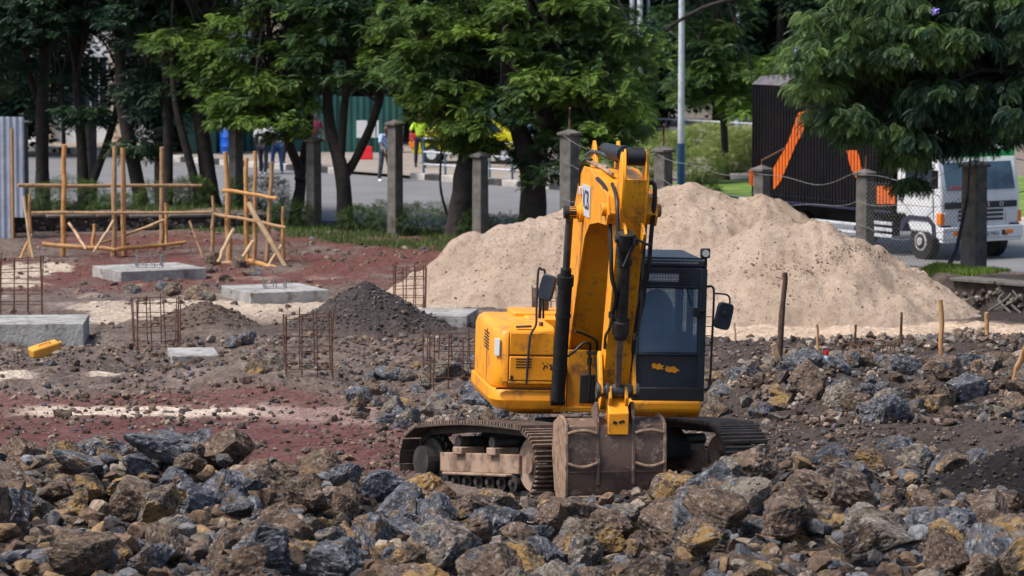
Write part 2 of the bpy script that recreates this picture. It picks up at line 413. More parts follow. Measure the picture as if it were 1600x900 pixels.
# ================================================================== GROUND
def bmpf(v, w): return np.exp(-(v / w) ** 2)
def win(x, a, b, s=.8): return sstep(a - s, a + s, x) * (1 - sstep(b - s, b + s, x))
def fence_s(x, y): return (x + 11) * .716 + (y - 100) * .698
def cone(x, y, cx, cy, H, sl, rd=.15):
    d = np.sqrt((x - cx) ** 2 + (y - cy) ** 2)
    return H + rd - np.sqrt((sl * d) ** 2 + rd ** 2)
WL0, WL1 = (-13.6, 91.4), (-5.8, 94.2)
def gh(x, y):
    x = np.asarray(x, float); y = np.asarray(y, float)
    site = 1 - sstep(-1.0, 1.0, fence_s(x, y))
    near = 1 - sstep(66, 74, y)
    h = site * (.05 * fbm2(x * .5, y * .5, 3, 5) + near * .12 * fbm2(x * 1.3, y * 1.1, 5, 8) + .05 * np.abs(fbm2(x * 2.6, y * 2.2, 4, 11)) + .025 * fbm2(x * 6, y * 6, 3, 12))
    smooth = win(x, -9, -2.2, .6) * win(y, 51.2, 57.4, .7)           # graded red strip
    h = h * (1 - .7 * smooth)
    h += .30 * bmpf(y - 60.5, 2.4) * (1 - sstep(-1.2, .8, x)) * (.75 + .5 * vn2(x * .5, y * .3, 3))
    h += .30 * bmpf(y - 64.3, 1.3) * win(x, -4.2, 0.3, .8) * .7
    h += .40 * bmpf(y - 62.6, 1.8) * sstep(2.3, 3.6, x) * (.9 + .35 * vn2(x * .8, y * .3, 4))
    h += .50 * bmpf(y - 57.8, 2.0) * sstep(2.6, 4.2, x)
    h -= .12 * bmpf(y - 52.6, 1.0) * win(x, 3.6, 7.6, .7)
    h += .20 * bmpf(y - 49.6, 1.3) * sstep(3.4, 4.6, x)
    for c in ((-2.62, 69.0, .80, .56), (-5.65, 69.2, .42, .42), (-6.6, 62.2, .26, .3), (.9, 62.5, .3, .25), (6.15, 45.2, .72, .5), (2.4, 63.8, .35, .3)):
        q = cone(x, y, *c, rd=.07) + .03 * fbm2(x * 3, y * 3, 3, 21)
        h = np.where(q > 0, h + q, h)
    # foreground heap of broken rock
    Hx = .52 - .34 * win(x, -1.9, 1.6, .6) - .22 * sstep(3.2, 5.5, x)
    edge = 48.6 - 1.9 * win(x, -2.3, 3.2, .6)
    t = sstep(0, 2.4, edge - y)
    h += t * Hx + .40 * sstep(44.5, 36, y) + .07 * t * fbm2(x * .9, y * .9, 3, 30)
    for a_, b_, H_, w_ in ((1.45, 45.9, .16, .55), (2.35, 45.8, .24, .7), (-.6, 45.7, .16, .8), (3.3, 46.2, .04, .8)): h += H_ * np.exp(-((x - a_) ** 2 + (y - b_) ** 2) / w_ ** 2)
    # excavator stands on levelled ground
    ex = np.exp(-(((x - 1.1) / 3.0) ** 2 + ((y - 49.3) / 2.2) ** 2) ** 2)
    h = h * (1 - ex) + ex * -.03
    # raised bank behind the left stone wall, and behind the right one
    d = (WL1[0] - WL0[0], WL1[1] - WL0[1]); L = math.hypot(*d)
    s = (-(x - WL0[0]) * d[1] + (y - WL0[1]) * d[0]) / L
    h += .40 * sstep(.02, .25, s) * (1 - sstep(1.5, 3.8, s)) * (1 - sstep(-6.2, -5.2, x)) * (1 - sstep(-.5, 1, fence_s(x, y)))
    fs = fence_s(x, y)
    h += .50 * sstep(-4.55, -4.35, fs) * (1 - sstep(-2.8, 0, fs)) * sstep(7.9, 8.5, x) * (1 - sstep(30, 40, x))
    return h
def g1(x, y): return float(gh(np.array([x]), np.array([y]))[0])
def on(px, py, dz=0):
    p = atz(px, py, 0)
    for _ in range(12): p = atz(px, py, g1(p.x, p.y))
    return Vector((p.x, p.y, g1(p.x, p.y) + dz))
def rowy(py): return 41100.0 / (py + 81)
def gcol(x, y):
    n1 = fbm2(x * .8, y * .45, 4, 50); n2 = fbm2(x * 2.7, y * 1.6, 4, 60); n3 = fbm2(x * .35, y * .25, 3, 70)
    C = np.zeros(x.shape + (3,))
    def lay(w, c):
        nonlocal C
        w = np.clip(w, 0, 1)[..., None]
        C = C * (1 - w) + np.array(c) * w
    lay(np.ones_like(x), (.165, .125, .105))
    lay(.8 * sstep(-.1, .4, n2), (.105, .08, .07))
    lay(.6 * sstep(.1, .5, n1), (.24, .195, .165))
    lay(sstep(2.0, 3.4, x) * (1 - sstep(64, 65.5, y)) * .9, (.052, .040, .036))
    lay(.6 * sstep(2.0, 3.4, x) * (1 - sstep(64, 65.5, y)) * sstep(.0, .4, n2), (.095, .072, .062))
    # far red earth
    lay(win(y + n1, 76.5, 92, 1.5) * (1 - sstep(-1.2, .5, x)) * sstep(-.45, .25, n1 + .25 * n2 + .12), (.145, .058, .048))
    # pale strip round the far pads
    lay(sstep(.15, .4, win(y + n1 * 1.5, 70.2, 74.6, .6) * win(x + n1, -7.9, -1.0, .5) - .25 * sstep(0, .6, n2)), (.50, .41, .32))
    lay(sstep(.2, .5, win(y + n1 * 1.5, 77.5, 83, .8) * (1 - sstep(-9.9, -9.1, x + n1))), (.50, .41, .32))
    lay(.6 * sstep(.25, .5, n1 + .3 * n2) * win(y, 71, 80, 1) * (1 - sstep(-2, -1, x)), (.36, .30, .25))
    # near red strip and the pale track through it
    lay(win(y + .5 * n1, 49.5, 56.6, .5) * (1 - sstep(-2.4, .0, x + n1)) * (.75 + .25 * n2), (.125, .038, .036))
    lay(.85 * win(y + .5 * n1, 56.6, 58.3, .4) * (1 - sstep(-3.2, -1.5, x + n1)), (.15, .065, .055))
    yc = 56.5 - .02 * (x + 5) ** 2 - .18 * sstep(-4.2, -1.6, x) * 3
    tk = (.62 - .14 * sstep(-4.5, -2, x))
    lay(sstep(.15, .6, bmpf(y - yc + .3 * n1 + .25 * n2, tk) - .35 * sstep(.1, .5, fbm2(x * 6, y * 3, 3, 91))) * win(x, -7.2, -3.6, .5), (.62, .51, .41))
    lay(.55 * sstep(.15, .6, bmpf(y - yc + .3 * n1, .9) * win(x, -3.8, -.8, .8) - .2 * n2), (.42, .30, .26))
    for cx, cy, rx, ry in ((-8.2, 60.0, .75, .55), (-6.35, 60.2, .32, .35)):
        lay(sstep(.3, .5, bmpf(np.hypot((x - cx) / rx, (y - cy) / ry) + .2 * n2, 1.0)), (.55, .46, .37))
    # sand apron in front of the sand heap
    lay(sstep(.35, .55, win(y + .6 * n1, 65.0, 72, .5) * sstep(1.5, 2.3, x)) , (.55, .42, .31))
    lay(win(y, 69.8, 74.5, .5) * sstep(7.4, 8.4, x + .4 * n1), (.05, .04, .036))
    # excavated gravel cones
    lay(bmpf(np.hypot(x + 2.62, y - 69.0), 1.5) ** .4 * .95, (.045, .038, .038))
    lay(bmpf(np.hypot(x + 5.65, y - 69.2), 1.0) ** .5 * .9, (.12, .088, .07))
    # grass and weeds by the fence, dusty ground beyond
    fs = fence_s(x, y)
    lay(.7 * win(fs, -3.0, 1.4, .6) * (1 - sstep(-1, 0, x)) * sstep(-.1, .4, n2 + .3 * n1), (.06, .07, .028))
    lay(sstep(1.6, 2.2, fs), (.24, .2, .17))
    lay(sstep(150, 170, y), (.05, .06, .03))
    lay(sstep(.4, .6, 1 - sstep(46, 50, y)), (.028, .021, .019))  # ground under the rock heap darkened, painting shade into the gaps
    lay(sstep(1.9, 1.5, np.hypot(x - 6.15, y - 45.2) + .2 * n2), (.014, .012, .012))
    return C
def axis(lo, hi, st, a, b, growth=1.22):
    core = np.arange(lo, hi + 1e-6, st); out = list(core); s = st; v = hi
    while v < b: s *= growth; v += s; out.append(v)
    s = st; v = lo; pre = []
    while v > a: s *= growth; v -= s; pre.append(v)
    return np.array(pre[::-1] + out)
xs = axis(-11.5, 11.5, .055, -900, 900)
ys = np.concatenate([axis(35.5, 64, .055, -200, 64.01), np.arange(64.08, 105, .11), axis(105, 105.2, .11, 104.99, 1500)[1:]])
ys = np.unique(np.round(ys, 4))
GX, GY = np.meshgrid(xs, ys)
Z = gh(GX, GY)
near = (np.abs(GX) < 12) & (GY > 35) & (GY < 100)
Z = np.where(near, Z + .022 * fbm2(GX * 9, GY * 9, 2, 90), Z)
nx, ny = len(xs), len(ys)
idx = np.arange(nx * ny).reshape(ny, nx)
F = np.stack([idx[:-1, :-1], idx[:-1, 1:], idx[1:, 1:], idx[1:, :-1]], -1).reshape(-1, 4)
V = np.stack([GX, GY, Z], -1).reshape(-1, 3)
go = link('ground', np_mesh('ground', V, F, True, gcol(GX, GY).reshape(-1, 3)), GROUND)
tag(go, kind='structure')

# road beyond the fence, kerbs, pavement
def strip(p, d, n, t0, t1, s0, s1, z):
    P = [Vector((p[0] + d[0] * t + n[0] * s, p[1] + d[1] * t + n[1] * s, z)) for t, s in ((t0, s0), (t1, s0), (t1, s1), (t0, s1))]
    return P
FD, FN = (.698, -.716), (.716, .698)
def sheet(name, P, mat_):
    mb = MB(); mb.add(P, [tuple(range(len(P)))])
    o = mb.build(name, mat_, smooth=False); return tag(o, kind='structure')
KD = Vector((.632, -.775, 0)); KN = Vector((.775, .632, 0))
def kp(t, s, z=0.0):   # t along the kerb from (-3.04,113.9), s away from the road
    return Vector((-3.04, 113.9, z)) + KD * t + KN * s
f0 = Vector((-11, 100, .02)) + Vector((*FN, 0)) * 1.9
rd = [f0 + Vector((*FD, 0)) * -60, f0 + Vector((*FD, 0)) * 60, kp(62, 0, .02), kp(-62, 0, .02)]
sheet('road', rd, ASPH)
sheet('pavement', [kp(-60, .2, .10), kp(7.2, .2, .10), kp(7.2, 14, .10), kp(-60, 24, .10)], PAVE)
kb = MB()
for a, b, off in ((-60, -3.4, -.2), (.0, 60, 0.0)):
    k = a; i = 0
    while k < b - .01:
        kb.mi = i % 2; i += 1
        e = min(k + .72, b)
        P = [kp(k + .01, off, -.05), kp(e - .01, off, -.05), kp(e - .01, off + .28, -.05), kp(k + .01, off + .28, -.05)]
        kb.hexa(P + [p + Vector((0, 0, .25)) for p in P])
        k = e
KW = mat('pale_kerb_paint', (.48, .45, .42, 1), (.3, .27, .25, 1), 3, .4, .65, .85, .3, 20, .01)
KB = mat('black_kerb_paint', (.03, .03, .035, 1), (.1, .095, .09, 1), 3, .5, .75, .85, .3, 20, .01)
tag(kb.build('kerb', [KW, KB], bevel=.02), kind='structure')

# ================================================================== STONES AND ROCKS
def ico(sub):
    bm = bmesh.new(); bmesh.ops.create_icosphere(bm, subdivisions=sub, radius=1)
    V = np.array([v.co[:] for v in bm.verts]); F = np.array([[v.index for v in f.verts] for f in bm.faces]); bm.free()
    return V, F
IC1, IC5, IC3 = ico(1), ico(5), ico(3)
def rotmats(n, rng):
    q = rng.normal(size=(n, 4)); q /= np.linalg.norm(q, axis=1)[:, None]
    w, x, y, z = q.T
    return np.stack([1 - 2 * (y * y + z * z), 2 * (x * y - z * w), 2 * (x * z + y * w), 2 * (x * y + z * w), 1 - 2 * (x * x + z * z), 2 * (y * z - x * w), 2 * (x * z - y * w), 2 * (y * z + x * w), 1 - 2 * (x * x + y * y)], -1).reshape(n, 3, 3)
STC = np.array([(.10, .10, .115), (.13, .092, .072), (.17, .13, .105), (.065, .056, .053), (.20, .15, .11), (.25, .215, .185), (.11, .08, .068), (.09, .066, .056)])
def stones(name, x, y, r, rng, sink=.25, palette=None, hfun=gh, z=None, V0s=None, F0=None):
    n = len(x)
    if V0s is None:
        V0, F0 = IC1
        J = 1 + rng.uniform(-.32, .22, (n, len(V0), 1))
        P = V0[None] * J * rng.uniform(.6, 1.25, (n, 1, 3))
    else:
        P = V0s[rng.integers(0, len(V0s), n)] * rng.uniform(.75, 1.3, (n, 1, 3)); V0 = V0s[0]
    P = np.einsum('nij,nvj->nvi', rotmats(n, rng), P) * r[:, None, None]
    P[:, :, 2] *= .8
    zz = hfun(x, y) if z is None else z
    P += np.stack([x, y, zz + r * (.5 - sink)], -1)[:, None, :]
    Fc = (F0[None] + (np.arange(n) * len(V0))[:, None, None]).reshape(-1, 3)
    pal = STC if palette is None else np.array(palette)
    c = pal[rng.integers(0, len(pal), n)] * rng.uniform(.7, 1.3, (n, 1))
    c = np.repeat(c[:, None, :], len(V0), 1).reshape(-1, 3)
    return link(name, np_mesh(name, P.reshape(-1, 3), Fc, False, c), STONES)
def rock_mesh(seed, base=IC5, lo=.36, hi=.62, rough=1.0):
    rng = np.random.default_rng(seed)
    V = base[0].copy() * rng.uniform([.8, .6, .5], [1.25, .95, .85])
    for _ in range(rng.integers(9, 14)):
        n = rng.normal(size=3); n /= np.linalg.norm(n)
        d = rng.uniform(lo, hi)
        k = V @ n - d
        m = k > 0
        V[m] -= (k[m] * .96)[:, None] * n
    N = V / np.linalg.norm(V, axis=1)[:, None]
    o = rng.uniform(0, 50, 3)
    V = V + rough * N * (.04 * vn3(V * 2.1 + o, seed) + .045 * vn3(V * 4.5 + o, seed + 1) + .06 * np.abs(vn3(V * 8 + o, seed + 2)) + .034 * vn3(V * 16 + o, seed + 3) + .016 * vn3(V * 31 + o, seed + 4))[:, None]
    V /= np.abs(V).max()
    return np_mesh('rock', V, base[1], False)
IC2 = ico(2)
SV = []
for k in range(14):
    me = rock_mesh(400 + k, IC2, .28, .5, .3); a = np.empty(len(me.vertices) * 3, np.float32); me.vertices.foreach_get('co', a); SV.append(a.reshape(-1, 3)); bpy.data.meshes.remove(me)
SV = np.array(SV)
SV3 = []
for k in range(14):
    me = rock_mesh(440 + k, IC3, .28, .52, .45); a = np.empty(len(me.vertices) * 3, np.float32); me.vertices.foreach_get('co', a); SV3.append(a.reshape(-1, 3)); bpy.data.meshes.remove(me)
SV3 = np.array(SV3)
RM = {}
for ci, cn in enumerate(ROCKS):
    RM[cn] = []
    for k in range(7):
        me = rock_mesh(100 + ci * 20 + k, IC5, .30, .58, .85); me.materials.append(ROCKS[cn]); RM[cn].append(me)
rk = random.Random(7)
placed = []
NR = [0]
def rock(x, y, r, colour, label, group=None, sink=.35, up=0, flat=1.0, name='rock', cat='rock'):
    me = rk.choice(RM[colour])
    o = bpy.data.objects.new(name, me); COL.objects.link(o)
    o.location = (x, y, g1(x, y) + r * (.62 - sink) + up)
    o.rotation_euler = (rk.uniform(-.5, .5), rk.uniform(-.5, .5), rk.uniform(0, 6.28))
    s = r * 1.24
    if r > .34: flat *= .74
    o.scale = (s * rk.uniform(.95, 1.2), s * rk.uniform(.85, 1.1), s * rk.uniform(.8, 1.05) * flat)
    tag(o, label, cat, group); placed.append((x, y, r)); NR[0] += 1
    return o
def pick(w=(('blue-grey', .36), ('brown', .30), ('ochre-stained', .17), ('pale buff', .17))):
    u = rk.random(); a = 0
    for c, q in w:
        a += q
        if u < a: return c
    return 'brown'
# boulders one can point at
SPEC = [(1112, 800, .50, 'blue-grey', 'largest blue-grey boulder, just right of and below the excavator bucket'),
        (1175, 790, .42, 'blue-grey', 'big blue-grey boulder leaning against the right side of the largest boulder'),
        (1050, 860, .36, 'brown', 'dark brown angular boulder in front of the largest blue-grey boulder'),
        (985, 785, .33, 'pale buff', 'mottled boulder lying against the foot of the excavator bucket'),
        (905, 835, .38, 'brown', 'rough brown boulder directly below the left edge of the bucket'),
        (770, 812, .36, 'ochre-stained', 'ochre-stained boulder in front of the left crawler track'),
        (655, 790, .38, 'ochre-stained', 'tilted slab of rock at the rear end of the left crawler track'),
        (690, 860, .32, 'ochre-stained', 'pitted ochre block in the foreground heap below the left crawler track'),
        (336, 712, .32, 'ochre-stained', 'ochre rock crowning the left heap in front of the red earth'),
        (125, 752, .46, 'blue-grey', 'long blue-grey boulder at the back of the heap near the left edge'),
        (20, 790, .42, 'brown', 'dark boulder cut by the left edge of the photo'),
        (205, 800, .36, 'ochre-stained', 'orange-brown wedge of rock in the left half of the foreground heap'),
        (400, 785, .40, 'brown', 'long brown slab with a dark underside in the left half of the heap'),
        (440, 860, .34, 'brown', 'blocky brown rock at the bottom of the heap, left of centre'),
        (1265, 835, .38, 'ochre-stained', 'ochre boulder right of the largest blue-grey boulder'),
        (1540, 850, .42, 'brown', 'arched brown boulder below the black gravel heap'),
        (1385, 868, .36, 'pale buff', 'pale speckled rock at the bottom of the heap, right of centre'),
        (1465, 845, .28, 'blue-grey', 'blue-grey rock left of the arched brown boulder'),
        (1408, 698, .21, 'blue-grey', 'lone blue-grey rock on the dark soil right of the excavator'),
        (382, 545, .19, 'blue-grey', 'lumpy grey boulder alone on the gravel left of the reinforcement cages'),
        (368, 548, .16, 'blue-grey', 'small grey lump touching the lone lumpy boulder')]
for px, py, r, c, lab in SPEC:
    p = on(px, py)
    rock(p.x, p.y, r * 1.18, c, lab, sink=.3, name='boulder' if r > .34 else 'rock', cat='boulder' if r > .34 else 'rock')
def ok(x, y, r, f=.66):
    for a, b, q in placed:
        if abs(a - x) < 1.3 and (a - x) ** 2 + (b - y) ** 2 < (f * (q + r)) ** 2: return False
    if math.hypot(x - 6.15, y - 45.2) < 1.25: return False
    if .5 < x < 2.0 and y > 45.1 and y < 47.1: return False
    if -1.55 < x < 3.75 and 47.0 < y < 52 and not (x < -1.6 and y < 48): return False
    return True
def sizeword(r): return 'large' if r > .26 else ('fist-sized' if r < .09 else ('small' if r < .16 else 'middling'))
def region_word(x, y):
    p = 800 + 6000 * x / y
    return 'in the foreground heap left of the excavator' if p < 640 else ('in the foreground heap before the excavator' if p < 1200 else 'in the foreground heap right of the excavator')
TRY = 0
for r0, r1, n in ((.27, .39, 48), (.18, .27, 94), (.13, .18, 16)):
    k = 0; t = 0
    while k < n and t < 7000:
        t += 1
        y = rk.uniform(35.1, 48.6); x = rk.uniform(-1, 1) * (y * .1345 + .5); r = rk.uniform(r0, r1)
        if y > 46.5 and -2.2 < x < 3.9: continue
        if x > 4.9 and y < 46 and r > .2 and rk.random() < .6 and y > 42: continue
        if not ok(x, y, r): continue
        c = pick(); 
        rock(x, y, r, c, f'{sizeword(r)} {c} broken rock {region_word(x, y)}', 'broken rocks of the foreground heap', sink=rk.uniform(.1, .35), up=rk.uniform(.02, .16) + (.06 if r > .22 else 0))
        k += 1
# right-hand heap on the slope below the stakes
k = 0; t = 0
while k < 76 and t < 6000:
    t += 1
    py = 572 + 85 * rk.random() ** .8; px = rk.uniform(1110, 1615)
    if py < 572 + (1130 - px) * -.02 + 30 * abs(math.sin(px * .013)): continue
    if px > 1480 and py < 600: continue
    p = on(px, py); r = rk.choice((.13, .16, .19, .22, .26, .31))
    if not ok(p.x, p.y, r, .8): continue
    c = pick((('blue-grey', .36), ('brown', .26), ('ochre-stained', .12), ('pale buff', .26)))
    rock(p.x, p.y, r, c, f'{sizeword(r)} {c} rock on the dark slope below the stakes', 'rocks on the slope right of the excavator', sink=.3); k += 1
# rubble band between the gravel and the left crawler track
k = 0; t = 0
while k < 60 and t < 4000:
    t += 1
    px = rk.uniform(560, 850); py = rk.uniform(590, 670) + (700 - px) * -.02
    p = on(px, py); r = rk.choice((.10, .13, .16, .19, .23))
    if not ok(p.x, p.y, r, .8): continue
    c = pick((('blue-grey', .3), ('brown', .2), ('ochre-stained', .15), ('pale buff', .35)))
    rock(p.x, p.y, r, c, f'{sizeword(r)} {c} rock in the rubble behind the left crawler track', 'rocks in the rubble behind the left track', sink=.3); k += 1
rg = np.random.default_rng(5)
def proj(x, y): return 800 + 6000 * x / y
# rubble that fills the gaps, its palette darkened to paint their shade
n = 7000
y = rg.uniform(34.5, 49.2, n); x = rg.uniform(-1, 1, n) * (y * .136 + .4)
m = ~((np.abs(x - .8) < 2.2) & (y > 47.2)) & (np.hypot(x - 6.15, y - 45.2) > 1.2)
r = .035 + .11 * rg.random(n) ** 1.4
tag(stones('rubble', x[m], y[m], r[m], rg, sink=.45, palette=[(.05, .052, .06), (.08, .055, .042), (.11, .08, .06), (.105, .105, .115), (.15, .11, .07), (.035, .03, .03), (.18, .155, .13)], V0s=SV, F0=IC2[1]), 'small broken stones filling the gaps of the foreground rock heap', 'rubble', kind='stuff')
n = 5000
px_ = np.concatenate([rg.uniform(540, 900, n), rg.uniform(1080, 1640, n)]); py_ = np.concatenate([rg.uniform(585, 690, n), rg.uniform(560, 670, n)])
Yr = 41100 / (py_ + 81); x = (px_ - 800) / 6000 * Yr; k_ = (fbm2(x * 1.2, Yr * .8, 4, 47) > -.1 + .9 * sstep(700, 540, px_) + .5 * sstep(1170, 1090, px_) * (px_ > 900) + .8 * sstep(665, 690, py_) * (px_ < 900)) & ~((np.abs(x - .8) < 1.6) & (np.abs(Yr - 49.4) < 2))
tag(stones('broken_stone', x[k_], Yr[k_], (.03 + .08 * rg.random(2 * n) ** 1.8)[k_], rg, sink=.2, palette=[(.12, .12, .13), (.14, .10, .078), (.21, .165, .13), (.075, .062, .055), (.27, .24, .21), (.09, .07, .06)], V0s=SV, F0=IC2[1]), 'coarse broken stone round the excavator and on the right slope', 'broken stone', kind='stuff')
n = 1300
y = rg.uniform(34.8, 48.4, n); x = rg.uniform(-1, 1, n) * (y * .136 + .4)
m = ~((np.abs(x - 1.1) < 2.7) & (y > 46.5)) & (np.hypot(x - 6.15, y - 45.2) > 1.25)
xs_, ys_, rs_ = x[m], y[m], rg.uniform(.07, .17, n)[m]
tag(stones('broken_rocks', xs_, ys_, rs_, rg, palette=[(.10, .105, .12), (.14, .095, .068), (.19, .13, .09), (.15, .16, .18), (.22, .15, .085), (.25, .21, .17)], V0s=SV3, F0=IC3[1], z=gh(xs_, ys_) + rg.uniform(-.05, .10, len(xs_))), 'smaller broken rocks packed between the boulders of the foreground heap', 'broken rocks', kind='stuff')
# gravel over the working area
n = 30000
y = rg.uniform(49, 67, n) ; x = rg.uniform(-1, 1, n) * (y * .137 + .3)
nn = fbm2(x * .9, y * .6, 3, 44)
red = (x < -2.0) & (y > 50.3) & (y < 57.3)
keep = (rg.random(n) < np.where(red, .26 + .5 * nn, .55 + .9 * nn)) & ~((np.abs(x - .8) < 1.6) & (np.abs(y - 49.4) < 1.8))
sandz = (x > 1.8) & (y > 65.4)
keep &= ~(sandz & (rg.random(n) < .95))
r = .012 + .05 * rg.random(n) ** 2.2 + .05 * (rg.random(n) > .965)
tag(stones('gravel', x[keep], y[keep], r[keep], rg, sink=.2), 'loose gravel and stone chips strewn over the site', 'gravel', kind='stuff')
n = 7000
y = rg.uniform(67, 92, n); x = rg.uniform(-1, 1, n) * (y * .137 + .3)
keep = (x < -.5) & (rg.random(n) < .4 + fbm2(x * .6, y * .5, 3, 45))
r = .02 + .07 * rg.random(n) ** 2.5
tag(stones('far_gravel', x[keep], y[keep], r[keep], rg, sink=.3), 'stones and clods strewn round the far concrete pads', 'gravel', kind='stuff')
for nm, cx, cy, rr0, n, pal, lab in (('gravel', 6.15, 45.2, 1.5, 1500, [(.016, .014, .014), (.03, .027, .027), (.06, .055, .055)], 'black fine gravel on the heap at the right edge'),
        ('gravel', -2.62, 69.0, 1.45, 1700, [(.045, .04, .04), (.08, .07, .07), (.13, .12, .115)], 'dark grey gravel on the large mound left of the excavator'),
        ('gravel', -5.65, 69.2, 1.05, 900, [(.09, .065, .052), (.14, .1, .08), (.07, .05, .042)], 'brown crumbs of earth on the small mound behind the rebar cage')):
    a_ = rg.uniform(0, 6.283, n); d_ = rr0 * np.sqrt(rg.random(n)); x = cx + d_ * np.cos(a_); y = cy + d_ * np.sin(a_)
    tag(stones(nm, x, y, .010 + .035 * rg.random(n) ** 3, rg, .3, pal), lab, 'gravel', kind='stuff')
# clods and lumps beside the far pads
for px, py, r, c in ((325, 425, .2, 'brown'), (352, 440, .17, 'brown'), (300, 468, .3, 'brown'), (272, 462, .26, 'brown'), (322, 470, .2, 'pale buff'), (400, 430, .22, 'blue-grey'), (205, 458, .2, 'pale buff'), (250, 455, .18, 'blue-grey'), (455, 472, .16, 'pale buff'), (395, 470, .13, 'brown'), (335, 413, .24, 'brown'), (372, 418, .22, 'brown')):
    p = on(px, py); rock(p.x, p.y, r, c, f'{sizeword(r)} {c} lump of rock beside the far concrete pads', 'lumps of rock beside the far concrete pads', sink=.4)
for px, py, r, c in ((395, 588, .2, 'ochre-stained'), (430, 577, .2, 'pale buff'), (488, 605, .14, 'pale buff'), (98, 652, .12, 'brown'), (160, 712, .16, 'brown'), (175, 705, .14, 'brown')):
    p = on(px, py); rock(p.x, p.y, r, c, f'{sizeword(r)} {c} rock lying on the open ground left of the excavator', 'loose rocks on the open ground to the left', sink=.45)

# ================================================================== SAND HEAP
def sandh(x, y):
    cs = [(-.75, 75, 1.42), (-.1, 75.2, 1.52), (.5, 75.2, 1.60), (1.1, 75.6, 1.82), (1.9, 76, 2.02), (2.7, 76.1, 2.2), (3.4, 76, 2.28), (4.1, 76.2, 2.08), (4.9, 76, 2.0), (5.3, 74.6, 1.50), (4.2, 74.2, 1.30), (4.95, 72.4, 1.84), (5.7, 72.3, 1.78), (6.1, 72.6, 1.58), (6.5, 72.8, .98), (2.6, 73.6, 1.0), (3.4, 73.2, 1.1)]
    wx = x + .28 * fbm2(x * 1.1, y * 1.1, 3, 81); wy = y + .28 * fbm2(x * 1.1, y * 1.1, 3, 82)
    q = np.stack([cone(wx, wy, a, b, H, .85 if a < .2 else (.70 if a > 6 else .62), .2) for a, b, H in cs])
    k = .085
    mx = q.max(0)
    h = mx + k * np.log(np.exp((q - mx) / k).sum(0)) - .1
    return h + .09 * np.abs(fbm2(x * 3.5 + .6 * fbm2(x, y, 2, 3), y * .9, 4, 87)) + .08 * fbm2(x * 1.9, y * 1.9, 5, 83) + .03 * np.abs(fbm2(x * 6, y * 6, 4, 84)) - .05 * np.abs(fbm2(x * 1.1 + 5, y * 3.0, 3, 85))
sx = np.arange(-5, 10.5, .05); sy = np.arange(67.5, 80.5, .05)
SX, SY = np.meshgrid(sx, sy); SH = sandh(SX, SY); GZ = gh(SX, SY)
ZZ = np.maximum(SH, GZ - .06)
ix = np.arange(SX.size).reshape(SX.shape)
Fq = np.stack([ix[:-1, :-1], ix[:-1, 1:], ix[1:, 1:], ix[1:, :-1]], -1).reshape(-1, 4)
vis = (SH > GZ - .05).reshape(-1)
Fq = Fq[vis[Fq].any(1)]
used = np.unique(Fq); remap = np.full(SX.size, -1); remap[used] = np.arange(len(used))
Vq = np.stack([SX, SY, ZZ], -1).reshape(-1, 3)[used]
so = link('sand_heap', np_mesh('sand_heap', Vq, remap[Fq], True), SAND)
tag(so, 'wide heap of pinkish building sand with several peaks behind the excavator', 'sand heap')
# dark clods on the sand
n = 260
x = rg.uniform(4.2, 7.0, n); y = 70.9 + .35 * np.sin(x * 2.1) + rg.normal(0, .16, n) + .25 * (x - 5)
x2 = rg.uniform(-2, 8.5, 5000); y2 = rg.uniform(68.5, 77, 5000)
xx = np.concatenate([x, x2]); yy = np.concatenate([y, y2]); rr = np.concatenate([rg.uniform(.008, .026, n), rg.uniform(.006, .02, 5000) + .02 * (rg.random(5000) > .985)])
sz = sandh(xx, yy); kk = sz > .1
tag(stones('soil_clods', xx[kk], yy[kk], rr[kk], rg, .3, [(.07, .05, .04), (.2, .14, .10), (.34, .26, .19), (.28, .2, .14)], z=sz[kk]), 'dark crumbs of soil scattered over the sand heap', 'soil crumbs', kind='stuff')

# ================================================================== EXCAVATOR
# local axes: x = the machine's left (right in the photo), y = towards its tail, z = up
def text_mesh(s, size, depth=.004):
    cu = bpy.data.curves.new('lettering', 'FONT'); cu.body = s; cu.size = size; cu.extrude = depth; cu.align_x = 'CENTER'; cu.align_y = 'CENTER'
    o = bpy.data.objects.new('tmp', cu); COL.objects.link(o)
    bpy.context.view_layer.update()
    me = bpy.data.meshes.new_from_object(o.evaluated_get(bpy.context.evaluated_depsgraph_get()))
    bpy.data.objects.remove(o); me.name = 'lettering'
    me.materials.clear()
    return me
EX = thing('excavator', 'yellow crawler excavator with folded boom standing on the broken rock', 'excavator', (.87, 49.6, 0))
UYAW = R(7)
